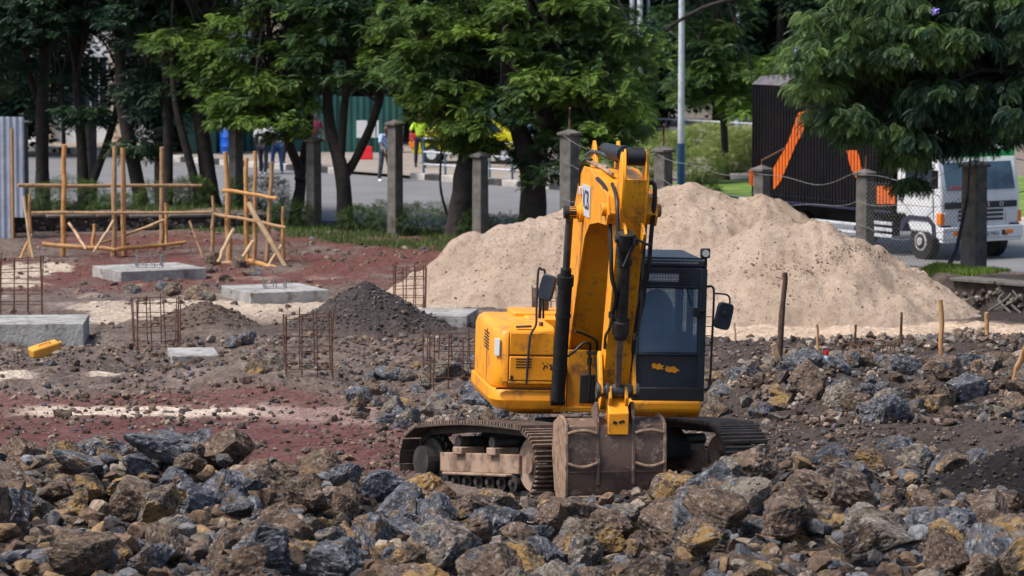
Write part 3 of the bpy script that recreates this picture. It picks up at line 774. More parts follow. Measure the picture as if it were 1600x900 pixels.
# ---- undercarriage
UC = bpy.data.objects.new('undercarriage', None); COL.objects.link(UC); UC.parent = EX
UC.location = (.05, -.20, -.17)
UC.rotation_euler = Euler((R(-5.5), R(2.8), R(31)), 'XYZ')
def loop_pts(n):
    """closed path of the chain in (y,z): front at -y"""
    r = .385; yc = 1.28; out = []
    top = [(-yc + 2 * yc * i / 14, 2 * r + .03 + .05 * math.sin(math.pi * i / 14)) for i in range(15)]
    a = [(yc + r * math.cos(t), r + r * math.sin(t)) for t in [math.pi / 2 - math.pi * i / 10 for i in range(1, 10)]]
    bot = [(yc - 2 * yc * i / 14, 0) for i in range(15)]
    b = [(-yc + r * math.cos(t), r + r * math.sin(t)) for t in [-math.pi / 2 - math.pi * i / 10 for i in range(1, 10)]]
    P = top + a + bot + b
    P.append(P[0])
    d = [0]
    for i in range(len(P) - 1): d.append(d[-1] + math.dist(P[i], P[i + 1]))
    res = []
    for k in range(n):
        t = d[-1] * k / n
        i = max(j for j in range(len(d)) if d[j] <= t)
        u = (t - d[i]) / (d[i + 1] - d[i]) if i + 1 < len(d) else 0
        y = P[i][0] + (P[i + 1][0] - P[i][0]) * u; z = P[i][1] + (P[i + 1][1] - P[i][1]) * u
        ang = math.atan2(P[i + 1][1] - P[i][1], P[i + 1][0] - P[i][0])
        res.append((y, z, ang))
    return res
def make_track(sx):
    cx = 1.42 * sx
    N = 46
    sh = MB(); lk = MB()
    for y, z, a in loop_pts(N):
        # outward normal = left of travel direction for this loop order (top runs towards +y)
        ny, nz = -math.sin(a), math.cos(a)
        rot = (a, 0, 0)
        sh.mi = 0; sh.box((cx, y + ny * .045, z + nz * .045), (.70, .168, .022), rot); sh.mi = 1
        for q in (-.065, 0, .062):
            ty, tz = math.cos(a) * q, math.sin(a) * q
            sh.box((cx, y + ty + ny * .068, z + tz + nz * .074), (.69, .017, .046), rot)
        for e in (-.09, .09):
            lk.box((cx + e, y - ny * .02, z - nz * .02), (.035, .175, .085), rot)
    t = sh.build('crawler_track', [TRKD, TRK], UC, smooth=False)
    lk.build('chain_link', GREASE, t, smooth=False)
    f = MB()
    f.bb(cx - .17, cx + .17, -1.02, .95, .27, .52)
    f.bb(cx - .26, cx + .26, -.85, .75, .235, .275)
    f.prism([(-1.12, .30), (-1.5, .36), (-1.5, .46), (-1.12, .50)], cx - .14, cx + .14)
    for yy in (-.45, .40): f.bb(cx - .24, cx + .12, yy - .11, yy + .11, .50, .60)
    f.build('track_frame', TRKF, t, bevel=.015)
    for yy in (-.45, .40):
        q = MB(); q.cyl((cx - .22, yy, .66), (cx + .16, yy, .66), .075); q.build('carrier_roller', GREASE, t)
    for k in range(7):
        yy = -.88 + k * .285
        q = MB(); q.cyl((cx - .17, yy, .155), (cx + .17, yy, .155), .105); q.cyl((cx - .22, yy, .16), (cx + .22, yy, .16), .04, n=10); q.build('track_roller', GREASE, t)
    q = MB(); q.cyl((cx - .12, -1.28, .40), (cx + .12, -1.28, .40), .345, n=32); q.cyl((cx - .20, -1.28, .40), (cx + .20, -1.28, .40), .12, n=16); q.build('idler_wheel', TRKF, t)
    q = MB(); q.cyl((cx - .10, 1.28, .40), (cx + .10, 1.28, .40), .30, n=32); q.cyl((cx - .27, 1.28, .40), (cx + .22, 1.28, .40), .20, n=20)
    for k in range(18):
        a = k * math.pi / 9
        q.box((cx, 1.28 + math.cos(a) * .33, .40 + math.sin(a) * .33), (.07, .07, .07), (a, 0, 0))
    q.build('sprocket', GREASE, t, smooth=False)
for s in (-1, 1): make_track(s)
q = MB()
q.prism([(-.75, .42), (-.75, .62), (-.5, .82), (.5, .82), (.75, .62), (.75, .42)], -1.2, 1.2)
q.cyl((0, 0, .80), (0, 0, .96), .62, n=40)
q.build('carbody', DARKB, UC, bevel=.02)
# ---- upper structure
UP = bpy.data.objects.new('upper_structure', None); COL.objects.link(UP); UP.parent = EX
UP.rotation_euler = Euler((0, R(1.6), UYAW), 'XYZ')
UP.location = (0, 0, -.03)
def rounded_block(name, x0, x1, y0, y1, z0, z1, rc, cham, m, bevel=.02, right=False, top_in=.05, top_r=0.0):
    """body block whose outer front edge is rounded in plan and whose foot tucks in"""
    ring = []
    n = 8
    if not right:
        ring.append((x1, y0))
        for i in range(n + 1):
            a = -math.pi / 2 - (math.pi / 2) * i / n
            ring.append((x0 + rc[0] + rc[0] * math.cos(a), y0 + rc[1] + rc[1] * math.sin(a)))
        ring += [(x0, y1), (x1, y1)]
    cx, cy = x1, (y0 + y1) / 2
    def ins(p, d, s):
        x, y = p
        return (x + d * (x1 - x) / (x1 - x0), y + (d * .8 if y < cy else 0) + (s if y < cy else 0))
    lv = [(z0, .30 * cham, .06), (z0 + .09, .06 * cham, .0), (z0 + .20, 0, 0), (z1 - .14, 0, 0), (z1 - .05, top_in * .4, .02), (z1, top_in * 1.6, .06)]
    V = []; F = []
    for z, d, s in lv: V += [(*ins(p, d, s), z) for p in ring]
    m_ = len(ring)
    for k in range(len(lv) - 1):
        for i in range(m_):
            j = (i + 1) % m_
            F.append((k * m_ + i, k * m_ + j, (k + 1) * m_ + j, (k + 1) * m_ + i))
    F.append(tuple(range(m_))); F.append(tuple(range(len(V) - m_, len(V))))
    mb = MB(); mb.add(V, F)
    return mb.build(name, m, UP, bevel=bevel, ang=30)
# right-hand housing: skirt, lower door band, upper panel
hs = rounded_block('side_housing', -1.28, -.50, -1.02, 1.1, 1.28, 2.06, (.17, .30), 0, YEL, .02, top_in=.07)
rounded_block('side_skirt', -1.31, -.38, -1.06, 1.2, .93, 1.275, (.20, .34), 1.0, YEL, .012, top_in=.0)
def onf(x0, x1, z0, z1, y, d=.012): 
    m_ = MB(); m_.bb(x0, x1, y - d, y, z0, z1); return m_
onf(-1.08, -.52, 1.385, 1.69, -1.02, .022).build('front_door', YEL, UP, bevel=.012)
onf(-1.09, -.51, 1.34, 1.375, -1.02, .02).build('door_step', YEL2, UP, bevel=.008)
onf(-1.08, -.52, 1.715, 1.99, -1.02, .016).build('upper_panel', YEL, UP, bevel=.012)
q = MB()
for k in range(4): q.bb(-1.0, -.80, -1.046, -1.03, 1.545 + k * .035, 1.56 + k * .035)
q.build('front_louvre', BLK, UP, smooth=False)
q = MB()
for k in range(6): q.box((-1.278, -.22, 1.72 + k * .04), (.014, .5, .018), (0, 0, 0))
q.build('side_louvre', BLK, UP, smooth=False)
q = MB(); q.box((-1.232, -.97, 1.80), (.022, .09, .22), (0, 0, .7)); q.build('side_lamp', LENS, UP, bevel=.006)
q = MB()
for cx_, cz_, w_, h_ in ((-.625, 1.575, .035, .018), (-.64, 1.55, .016, .05), (-.60, 1.56, .012, .03), (-.56, 1.585, .03, .014), (-.548, 1.555, .02, .055), (-.535, 1.53, .025, .012), (-.655, 1.61, .014, .014), (-.59, 1.60, .016, .01)):
    q.box((cx_, -1.0435, cz_), (w_, .003, h_), (0, .3 * math.sin(cz_ * 90), 0))
q.build('worn_decal', BLK, UP, smooth=False)
q = MB(); q.cyl((-1.0, -.95, 2.06), (-.80, -.95, 2.07), .016); q.cyl((-.66, -.8, 2.05), (-.66, -.8, 2.11), .03); q.build('top_clutter', STEEL, UP)
for n_, x0_, x1_, z0_, z1_ in (('panel_seam', -1.085, -.505, 1.697, 1.708), ('panel_seam', -1.085, -.505, 1.998, 2.006), ('panel_seam', -1.097, -1.086, 1.30, 2.0), ('panel_seam', -.512, -.500, 1.30, 2.0), ('panel_seam', -1.085, -.505, 1.376, 1.384)):
    q = MB(); q.bb(x0_, x1_, -1.027, -1.018, z0_, z1_); q.build(n_, BLK, UP, smooth=False)
q = MB(); q.bb(-1.25, -.42, -1.066, -1.03, 1.27, 1.288); q.build('panel_seam', BLK, UP, smooth=False)
q = MB(); q.box((-1.05, -1.045, 1.42), (.03, .02, .06)); q.build('door_handle', BLK, UP, bevel=.005)
q = MB(); q.bb(-1.285, -1.276, -.25, -.24, 1.32, 1.98); q.build('panel_seam', BLK, UP, smooth=False)
# engine hood, counterweight
q = MB(); q.bb(-.72, .45, .15, 1.2, 1.3, 2.08); q.bb(-.86, .46, .5, 1.2, 1.9, 2.12); q.build('engine_hood', YEL, UP, bevel=.03)
q = MB()
pr = [(-1.2, 1.25)] + [(-1.2 + .5 - .5 * math.cos(a), 1.75 + .45 * math.sin(a)) for a in [i * math.pi / 16 for i in range(0, 9)]] + [(.9 + .5 * math.sin(a), 1.75 + .45 * math.cos(a)) for a in [i * math.pi / 16 for i in range(0, 9)]] + [(1.35, 1.25)]
q.prism(pr, 1.02, 1.72, fn=lambda h, a, b: (a, b, h)); q.build('counterweight', YEL, UP, bevel=.05, seg=3)
q = MB(); q.cyl((-.42, .75, 2.1), (-.42, .75, 2.22), .06); q.tube([(-.42, .75, 2.2), (-.42, .75, 2.32), (-.42, .8, 2.38)], [.055, .055, .05], 14); q.build('exhaust_pipe', STEEL, UP)
q = MB(); q.bb(-.50, .44, -1.0, 1.4, .985, 1.02); q.bb(-.40, .45, -1.08, .1, 1.0, 1.06); q.build('base_plate', YEL2, UP, bevel=.006)
q = MB(); q.bb(-.40, .46, -.25, -.1, 1.05, 2.0); q.build('bulkhead', DARKB, UP)
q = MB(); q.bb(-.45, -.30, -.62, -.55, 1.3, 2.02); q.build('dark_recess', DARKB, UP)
for nm, x0, x1, y0, z1 in (('side_bracket', -.385, -.345, -1.08, 1.95), ('side_bracket', -.455, -.43, -.98, 1.75)):
    q = MB(); q.prism([(y0, 1.05), (-.3, 1.05), (-.3, z1), (y0 + .25, z1), (y0 + .04, 1.5)], x0, x1); q.build(nm, YEL, UP, bevel=.008)
q = MB(); q.cyl((-.47, -.80, 1.78), (-.33, -.80, 1.78), .065); q.cyl((-.49, -.80, 1.68), (-.44, -.80, 1.68), .03); q.build('bracket_pin', YEL2, UP, bevel=.005)
# boom foot plates with hose recess
q = MB(); q.bb(-.33, .42, -1.0, -.96, 1.05, 1.78); q.build('foot_plate', YEL2, UP, bevel=.006)
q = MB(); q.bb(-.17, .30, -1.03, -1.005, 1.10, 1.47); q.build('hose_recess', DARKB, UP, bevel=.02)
for k, xx in enumerate((-.06, .03, .17, .25)):
    q = MB(); q.tube(smooth_path([(xx, -1.05, 1.14), (xx + .01, -1.08, 1.35), (xx, -1.07, 1.62), (xx, -1.05, 1.80)]), .019, 8)
    q.cyl((xx, -1.06, 1.60), (xx, -1.06, 1.69), .03, n=8)
    q.build('hose', STEEL if k % 2 else BLK, UP)
q = MB(); q.bb(-.1, .1, -1.09, -1.03, 1.735, 1.775); q.bb(.13, .30, -1.09, -1.03, 1.725, 1.765); q.build('hose_clamp', STEEL, UP, bevel=.006)
for sx, p in ((-1, [(-.06, -1.05, 1.78), (-.07, -1.1, 1.88), (-.16, -1.1, 1.88), (-.26, -1.12, 1.78), (-.36, -1.2, 1.72)]), (-1, [(.03, -1.05, 1.78), (.01, -1.12, 1.92), (-.12, -1.15, 2.0), (-.27, -1.2, 2.06)]), (1, [(.17, -1.05, 1.78), (.2, -1.1, 1.90), (.30, -1.12, 1.95), (.33, -1.3, 2.05)]), (1, [(.25, -1.05, 1.78), (.3, -1.1, 1.84), (.37, -1.15, 1.9)])):
    q = MB(); q.tube(smooth_path(p), .017, 8); q.build('hose', BLK, UP)
# ---- boom
BT = [(-.02, 2.00), (-.55, 2.95), (-1.0, 3.72), (-1.35, 4.14), (-1.75, 4.33), (-2.3, 4.33), (-3.1, 4.18), (-3.78, 4.08)]
BB = [(-3.86, 3.86), (-3.75, 3.72), (-3.05, 3.70), (-2.35, 3.62), (-1.95, 3.42), (-1.68, 3.05), (-1.2, 2.35), (-.80, 1.72), (-.55, 1.58), (-.25, 1.62)]
hw = .29
q = MB(); q.prism(BT + BB, -hw, hw)
boom = q.build('boom', YEL, UP, bevel=.006)
# side plates stand proud of the underside as flanges
for s in (-1, 1):
    q = MB()
    ins = .028
    q.prism([(a - (.0 if i < len(BT) else .022), b - (.0 if i < len(BT) else .018) + (.012 if i < len(BT) else 0)) for i, (a, b) in enumerate(BT + BB)], s * hw - .014, s * hw + .014)
    q.build('boom_flange', YEL, boom, bevel=.004)
    q = MB(); q.cyl((s * hw, -1.80, 3.72), (s * (hw + .20), -1.80, 3.72), .085); q.cyl((s * hw, -1.8, 3.72), (s * (hw + .07), -1.8, 3.72), .13)
    q.build('cylinder_boss', YEL, boom, bevel=.008)
q = MB(); q.box((-.312, -2.1, 3.90), (.006, .66, .42), (R(0), 0, 0)); q.build('logo_plate', WHTM, boom)
lt = text_mesh('JCB', .34, .002)
lo = link('lettering', lt, mat('navy_lettering', (.01, .015, .06, 1), bmp=0), boom)
lo.matrix_local = Matrix.Translation((-.318, -2.1, 3.90)) @ Matrix(((0, 0, -1, 0), (-1, 0, 0, 0), (0, 1, 0, 0), (0, 0, 0, 1)))
lo.scale = (1, 1, 1)
q = MB(); q.cyl((-.34, -.35, 1.80), (.34, -.35, 1.80), .09); q.build('foot_pin', YEL2, boom, bevel=.01)
q = MB(); q.cyl((-.36, -3.72, 3.90), (.36, -3.72, 3.90), .085); q.build('stick_pin', YEL2, boom, bevel=.01)
q = MB(); q.bb(-.34, -.27, -1.66, -1.56, 3.95, 4.06); q.build('work_lamp', LENS, boom, bevel=.01)
q = MB(); q.tube(smooth_path([(-.30, -1.45, 3.98), (-.31, -1.5, 4.3), (-.28, -1.7, 4.42), (-.24, -1.95, 4.44)]), .02, 8); q.build('hose', BLK, boom)
q = MB(); q.tube([(-.26, -1.8, 4.42), (-.16, -2.3, 4.36), (-.1, -2.8, 4.30)], .026, 10); q.tube([(-.2, -1.85, 4.40), (-.1, -2.35, 4.36)], .02, 8); q.build('steel_pipe', TRKF, boom)
q = MB(); q.tube(smooth_path([(-.2, -1.2, 4.45), (-.17, -1.6, 4.53), (-.1, -2.0, 4.52), (.02, -2.4, 4.46)]), .028, 8); q.tube(smooth_path([(-.14, -1.2, 4.5), (-.06, -1.7, 4.58), (.05, -2.1, 4.50)]), .022, 8); q.build('hose', STEEL, boom)
# boom cylinders
for s in (-1, 1):
    b = Vector((s * .47, -1.16, 1.16)); t = Vector((s * .47, -1.80, 3.72)); d = (t - b).normalized()
    m1 = b + d * 1.68
    q = MB(); q.cyl(b, m1, .092, n=24); q.cyl(m1 - d * .08, m1 + d * .06, .108, n=24); q.cyl(m1 + d * .05, m1 + d * .16, .07, n=20); q.cyl(b - Vector((.09, 0, 0)), b + Vector((.09, 0, 0)), .075, n=20)
    for k in (.42, 1.15): q.cyl(b + d * k, b + d * (k + .035), .102, n=24)
    c = q.build('boom_cylinder', BLK, UP)
    q = MB(); q.cyl(m1, t, .048, n=18); q.build('piston_rod', STEEL, c)
    q = MB(); q.cyl(t - Vector((.075, 0, 0)), t + Vector((.075, 0, 0)), .085, n=20); q.build('rod_eye', BLK, c)
# stick cylinder over the boom
a = Vector((0, -1.55, 4.55)); b = Vector((0, -3.90, 4.60)); d = (b - a).normalized()
q = MB(); q.cyl(a, a + d * 1.60, .10, n=24); q.cyl(a + d * 1.5, a + d * 1.68, .118, n=24); q.cyl(a + d * 1.66, a + d * 1.78, .09, n=24)
c = q.build('stick_cylinder', BLK, UP)
q = MB(); q.cyl(a + d * 1.7, b, .055, n=16); q.build('piston_rod', ROD, c)
q = MB(); q.cyl(b - Vector((.10, 0, 0)), b + Vector((.10, 0, 0)), .12, n=24); q.build('rod_eye', BLK, c)
for s in (-1, 1):
    q = MB(); q.prism([(-1.30, 4.05), (-1.45, 4.6), (-1.55, 4.68), (-1.66, 4.6), (-1.9, 4.3)], s * .15 - .02, s * .15 + .02); q.build('cylinder_lug', YEL, boom, bevel=.006)
# ---- stick
SP = [(-3.98, 4.50), (-3.90, 4.66), (-3.80, 4.62), (-3.52, 4.0), (-3.18, 3.35), (-2.62, 1.62), (-2.60, 1.30), (-2.72, 1.22), (-2.82, 1.34), (-3.1, 1.95), (-3.62, 3.3), (-3.96, 3.95), (-4.03, 4.32)]
q = MB(); q.prism([p for p in SP if p[1] < 4.45] , -.135, .135); stick = q.build('stick', YEL2, UP, bevel=.012)
for s in (-1, 1):
    q = MB(); q.prism(SP, s * .145 - .018, s * .145 + .018); q.build('stick_side_plate', YEL, stick, bevel=.008)
    q = MB(); q.prism([(-4.035, 4.3), (-4.0, 4.62), (-3.93, 4.70), (-3.84, 4.62), (-3.8, 4.3)], s * .125 - .012, s * .125 + .012); q.build('stick_lug', YEL, stick, bevel=.008)
# bucket cylinder in front of the stick
a = Vector((.03, -4.02, 3.52)); b = Vector((.0, -3.07, 1.50))
a = Vector((-.10, -4.02, 3.55)); d = (b - a).normalized(); L = (b - a).length
m1 = a + d * (L * .58)
q = MB(); q.cyl(a, m1, .075, n=24); q.cyl(m1 - d * .10, m1 + d * .10, .105, n=24); q.cyl(m1 + d * .09, m1 + d * .17, .08, n=24); q.cyl(a - d * .09, a + d * .14, .10, n=20)
q.cyl(a - Vector((.13, 0, 0)), a + Vector((.13, 0, 0)), .05); q.cyl(a + d * .32, a + d * .37, .095, n=24)
c = q.build('bucket_cylinder', GREASE, UP)
q = MB(); q.cyl(m1, b, .042, n=18); q.build('piston_rod', ROD, c)
q = MB(); q.cyl(b - Vector((.06, 0, 0)), b + Vector((.06, 0, 0)), .085, n=20); q.build('rod_eye', STEEL, c)
for s in (-1, 1):
    q = MB(); q.prism([(-3.86, 3.35), (-4.08, 3.52), (-4.12, 3.62), (-4.04, 3.7), (-3.9, 3.75)], s * .11 - .015, s * .11 + .015); q.build('cylinder_lug', YEL2, stick, bevel=.005)
# linkage: cross pin, two side links up to the stick, two down to the bucket
q = MB(); q.cyl((-.24, -3.07, 1.50), (.24, -3.07, 1.50), .075, n=24)
for x_ in (-.24, -.13, .13, .24): q.cyl((x_ - .02, -3.07, 1.50), (x_ + .02, -3.07, 1.50), .098, n=24)
q.build('link_pin', STEEL, stick, bevel=.006)
for s in (-1, 1):
    q = MB(); q.prism([(-2.80, 1.92), (-2.88, 1.98), (-2.96, 1.92), (-3.12, 1.58), (-3.16, 1.48), (-3.07, 1.42), (-2.98, 1.5)], s * .205 - .022, s * .205 + .022); q.build('side_link', YEL, stick, bevel=.008)
    q = MB(); q.prism([(-2.98, 1.54), (-3.14, 1.56), (-3.2, 1.42), (-3.08, 1.1), (-2.96, 1.1)], s * .10 - .02, s * .10 + .02); q.build('bucket_link', YEL2, stick, bevel=.008)
q = MB(); q.prism([(-3.0, 1.43), (-3.08, 1.40), (-3.25, 1.24), (-3.25, .98), (-3.0, .98)], -.125, .125); q.build('stick_nose', YEL, stick, bevel=.01)
q = MB(); q.box((-.045, -3.254, 1.13), (.05, .004, .035), (0, .4, 0)); q.box((.035, -3.254, 1.14), (.07, .004, .03), (0, -.3, 0)); q.build('worn_decal', BLK, stick)
q = MB(); q.cyl((-.25, -2.98, 1.08), (.25, -2.98, 1.08), .07, n=20); q.build('bucket_pin', GREASE, stick)
# hoses on the stick
for p, r_, m_ in (([(-.30, -2.9, 4.25), (-.27, -3.5, 4.1), (-.24, -3.75, 3.5), (-.22, -3.78, 3.05), (-.15, -3.72, 2.78), (-.165, -3.5, 2.5)], .026, BLK),
                  ([(-.16, -3.2, 4.2), (-.2, -3.85, 4.05), (-.19, -4.0, 3.6), (-.17, -4.02, 3.30), (-.12, -4.03, 3.20), (-.04, -4.06, 3.42), (.0, -4.1, 3.5)], .024, BLK),
                  ([(.20, -3.7, 4.25), (.26, -3.85, 4.2), (.24, -3.8, 3.6), (.22, -3.75, 3.1), (.16, -3.6, 2.72), (.16, -3.4, 2.45), (.17, -3.1, 2.0), (.15, -2.95, 1.75)], .028, BLK),
                  ([(.03, -4.12, 3.55), (.12, -4.12, 3.5), (.20, -4.05, 3.45), (.185, -3.95, 3.2), (.15, -3.75, 2.9)], .018, BLK),
                  ([(-.13, -3.62, 2.86), (-.17, -3.5, 2.4), (-.2, -3.3, 2.22), (-.17, -3.1, 2.05)], .018, STEEL),
                  ([(.15, -3.9, 3.5), (.17, -3.6, 2.5), (.16, -3.3, 2.2)], .014, STEEL)):
    q = MB(); q.tube(smooth_path(p), r_, 8)
    e = Vector(p[-1]); q.cyl(e + Vector((0, 0, -.02)), e + Vector((0, -.01, .06)), r_ * 1.5, n=8)
    q.build('hose', m_, UP)
for o_ in list(UP.children):
    for q_ in [o_] + list(o_.children):
        if q_.type != 'MESH' or q_.name.split('.')[0] in ('side_housing', 'side_skirt', 'front_door', 'door_step', 'upper_panel', 'front_louvre', 'side_louvre', 'side_lamp', 'worn_decal', 'top_clutter', 'engine_hood', 'counterweight', 'exhaust_pipe'): continue
        if q_.name.startswith('lettering'):
            q_.location.z = 1.8 + (q_.location.z - 1.8) * .93; continue
        for v_ in q_.data.vertices:
            if v_.co.z > 1.8: v_.co.z = 1.8 + (v_.co.z - 1.8) * .93
# ---- bucket: back plate towards the camera
BK = bpy.data.objects.new('bucket', None); COL.objects.link(BK); BK.parent = UP
BK.location = (-.04, -3.0, 1.04); BK.rotation_euler = (R(2), R(-1.2), R(3)); BK.scale = (1, 1, 1.1)
wb = .61
outer = [(.10, .10), (-.08, .09), (-.19, .045), (-.235, -.10), (-.25, -.36), (-.26, -.66), (-.17, -.82), (-.04, -.95), (.08, -1.02)]
inner = [(.12, -.99), (-.02, -.92), (-.14, -.80), (-.225, -.65), (-.215, -.36), (-.20, -.12), (-.16, .02), (-.07, .06), (.10, .07)]
q = MB(); q.prism(outer + inner, -wb, wb); bks = q.build('bucket_shell', BUCK, BK, bevel=.004)
for s in (-1, 1):
    q = MB(); q.prism([(.14, .13), (-.09, .12), (-.225, .07), (-.27, -.10), (-.285, -.36), (-.30, -.66), (-.215, -.85), (-.08, -1.0), (.04, -1.09), (.10, -1.06), (.42, -.75), (.62, -.35), (.55, .0)], s * wb - .02, s * wb + .02)
    q.build('side_plate', BUCK2, BK, bevel=.01)
    q = MB(); q.prism([(.15, .18), (-.08, .30), (-.14, .30), (-.2, .12), (-.235, -.1), (-.285, -.36), (-.29, -.6), (-.25, -.62), (-.2, -.3), (-.1, .0)], s * .22 - .02, s * .22 + .02); q.build('mounting_ear', BUCK, BK, bevel=.008)
    for zz, yy in ((-.40, -.252), (.0, -.215)):
        q = MB(); x0, x1 = s * .24, s * .60
        pts = [(x0 + (x1 - x0) * t, yy - .02 - .01 * math.sin(t * 3.14), zz + .05 * (1 - math.sin(t * math.pi)) * (1 if zz < -.2 else -.8) * .8) for t in [i / 8 for i in range(9)]]
        q.tube(pts, .020, 8); q.build('stiffener_rib', BUCK2, BK)
q = MB(); q.box((0, -.262, -.735), (2 * wb - .05, .05, .018), (R(8), 0, 0)); q.build('wear_strip', BUCK2, BK, bevel=.004)
q = MB(); q.box((0, -.275, -.455), (2 * wb - .06, .012, .012)); q.build('weld_seam', BUCK, BK)
for k in range(5):
    q = MB(); xx = -.56 + k * .28; q.prism([(.0, -.97), (.16, -1.0), (.05, -1.16), (-.02, -1.14)], xx - .045, xx + .045); q.build('bucket_tooth', BUCK, BK, bevel=.008)
# ---- cab
CB = bpy.data.objects.new('cab', None); COL.objects.link(CB); CB.parent = UP
CX0, CX1, CY0, CY1, CZ0, CZ1 = .41, 1.34, -1.56, .25, 1.21, 2.99
q = MB()
t = .075
for x0, x1 in ((CX0, CX0 + t), (CX1 - t - .03, CX1)):
    q.bb(x0, x1, CY0, CY0 + .08, CZ0, CZ1 - .10)
    q.bb(x0, x1, CY1 - .08, CY1, CZ0, CZ1 - .10)
    q.bb(x0, x1, CY0 + .08, CY1 - .08, CZ0, CZ0 + .1)
    q.bb(x0 + (.0 if x0 == CX0 else .02), x1 - (.02 if x0 == CX0 else 0), -.62, -.54, CZ0 + .1, CZ1 - .1)
q.bb(CX0 + t, CX1 - t - .03, CY1 - .06, CY1, CZ0, 1.74)
q.bb(CX0 + t, CX1 - t - .03, CY0, CY0 + .07, CZ1 - .36, CZ1 - .10)
q.bb(CX0 + t, CX1 - t - .03, CY0 + .01, CY0 + .06, 1.775, 1.83)
q.build('cab_frame', CABM, CB, bevel=.018)
q = MB(); q.bb(CX0, CX1, CY0 - .02, CY0 + .10, CZ0 + .0, CZ0 + .17); q.build('sill', BLK, CB, bevel=.015)
q = MB(); q.bb(CX0 - .01, CX1 + .0, CY0 + .02, CY1 + .01, CZ1 - .10, CZ1 - .0); q.build('cab_roof', CABM, CB, bevel=.035, seg=3)
q = MB(); q.bb(CX0 + .02, CX1 - .03, CY0 + .06, CY1, CZ0 - .02, CZ0 + .02); q.build('cab_floor', BLK, CB)
q = MB(); q.bb(CX1 - .03, CX1 - .01, CY0 + .1, CY1 - .08, CZ0 + .1, 1.95); q.build('cab_door', CABM, CB, bevel=.006)
q = MB(); q.bb(CX0 + .01, CX0 + .03, CY0 + .08, CY1 - .08, CZ0 + .1, 1.9); q.build('side_panel', CABM, CB, bevel=.006)
q = MB(); q.bb(CX0 + t, CX1 - t - .03, CY0 + .025, CY0 + .032, 1.83, CZ1 - .36); q.build('windscreen', GLASS_SHEEN, CB)
q = MB(); q.bb(CX0 + t, CX1 - t - .03, CY0 + .03, CY0 + .037, CZ0 + .17, 1.775); q.build('lower_window', GLD, CB)
q = MB(); q.bb(CX0 + t, CX1 - t - .03, CY1 - .04, CY1 - .034, 1.74, CZ1 - .1); q.build('rear_window', GLASS, CB)
for x_ in (CX0 + .02, CX1 - .03):
    q = MB(); q.bb(x_, x_ + .006, CY0 + .08, CY1 - .08, 1.95, CZ1 - .1); q.build('side_window', GLASS, CB)
# yellow sticker behind the lower window, two torn pieces
q = MB()
q.prism([(.66, 1.66), (.69, 1.69), (.73, 1.665), (.76, 1.685), (.80, 1.655), (.83, 1.66), (.80, 1.63), (.82, 1.605), (.77, 1.61), (.74, 1.60), (.71, 1.62), (.68, 1.615)], CY0 + .018, CY0 + .024, fn=lambda h, a, b: (a, h, b))
q.prism([(.83, 1.62), (.86, 1.655), (.90, 1.64), (.95, 1.65), (.99, 1.62), (1.03, 1.59), (.99, 1.585), (.97, 1.56), (.92, 1.575), (.88, 1.57), (.84, 1.59)], CY0 + .018, CY0 + .024, fn=lambda h, a, b: (a, h, b))
q.build('window_sticker', YEL, CB)
# guards: fine mesh in front of windscreen, visor mesh over the roof edge
def grid_mesh(x0, x1, z0, z1, y0, y1, nx_, nz_, r_):
    g = MB()
    for i in range(nx_ + 1):
        x = x0 + (x1 - x0) * i / nx_
        g.tube([(x, y0, z0), (x, y1, z1)], r_, 4, False)
    for k in range(nz_ + 1):
        u = k / nz_
        g.tube([(x0, y0 + (y1 - y0) * u, z0 + (z1 - z0) * u), (x1, y0 + (y1 - y0) * u, z0 + (z1 - z0) * u)], r_, 4, False)
    return g
MESHM = mat('blue_grey_guard_wire', (.05, .075, .11, 1), bmp=0, rough=.5)
grid_mesh(CX0 + .05, CX1 - .09, 1.80, CZ1 - .34, CY0 - .025, CY0 - .025, 24, 26, .0028).build('screen_guard', MESHM, CB, smooth=False)
g = grid_mesh(CX0 + .0, CX1 - .09, CZ1 - .33, CZ1 + .02, CY0 - .06, CY0 - .02, 24, 9, .0028)
g.tube([(CX0 - .02, CY0 - .03, CZ1 + .03), (CX1 - .02, CY0 - .03, CZ1 + .03)], .012, 6)
g.tube([(CX0 - .02, CY0 - .06, CZ1 - .33), (CX1 - .08, CY0 - .06, CZ1 - .33)], .009, 6)
g.build('visor_guard', CABM, CB, smooth=False)
q = MB(); q.bb(CX0 + .05, CX0 + .63, CY0 - .012, CY0 - .002, CZ1 - .27, CZ1 - .17); q.build('visor_label', WHTM, CB, bevel=.01)
q = MB(); q.bb(CX0 + .02, CX1 - .12, CY0 + .02, CY0 + .07, CZ1 - .06, CZ1 - .02); q.build('roof_strip', WHTM, CB)
q = MB(); q.tube([(CX1 - .31, CY0 - .03, CZ1 - .20), (CX1 - .25, CY0 - .04, CZ1 - .42), (CX1 - .20, CY0 - .04, CZ1 - .56)], .010, 6); q.bb(CX1 - .37, CX1 - .22, CY0 - .04, CY0, CZ1 - .28, CZ1 - .17); q.build('wiper', BLK, CB)
q = MB(); q.bb(CX1 - .17, CX1 - .08, CY0 - .05, CY0 - .01, 2.28, 2.40); q.cyl((CX1 - .09, CY0 - .03, 2.36), (CX1 - .03, CY0 - .03, 2.36), .025); q.build('door_latch', BLK, CB, bevel=.01)
# lamp on the roof
q = MB(); q.box((CX1 - .045, CY0 - .02, CZ1 + .10), (.12, .08, .12)); q.cyl((CX1 - .03, CY0, CZ1 + .05), (CX1 - .03, CY0, CZ1 - .1), .018); c = q.build('roof_lamp', BLK, CB, bevel=.015)
q = MB(); q.cyl((CX1 - .045, CY0 - .062, CZ1 + .10), (CX1 - .045, CY0 - .068, CZ1 + .10), .045, n=20); q.build('lens', LENS, c)
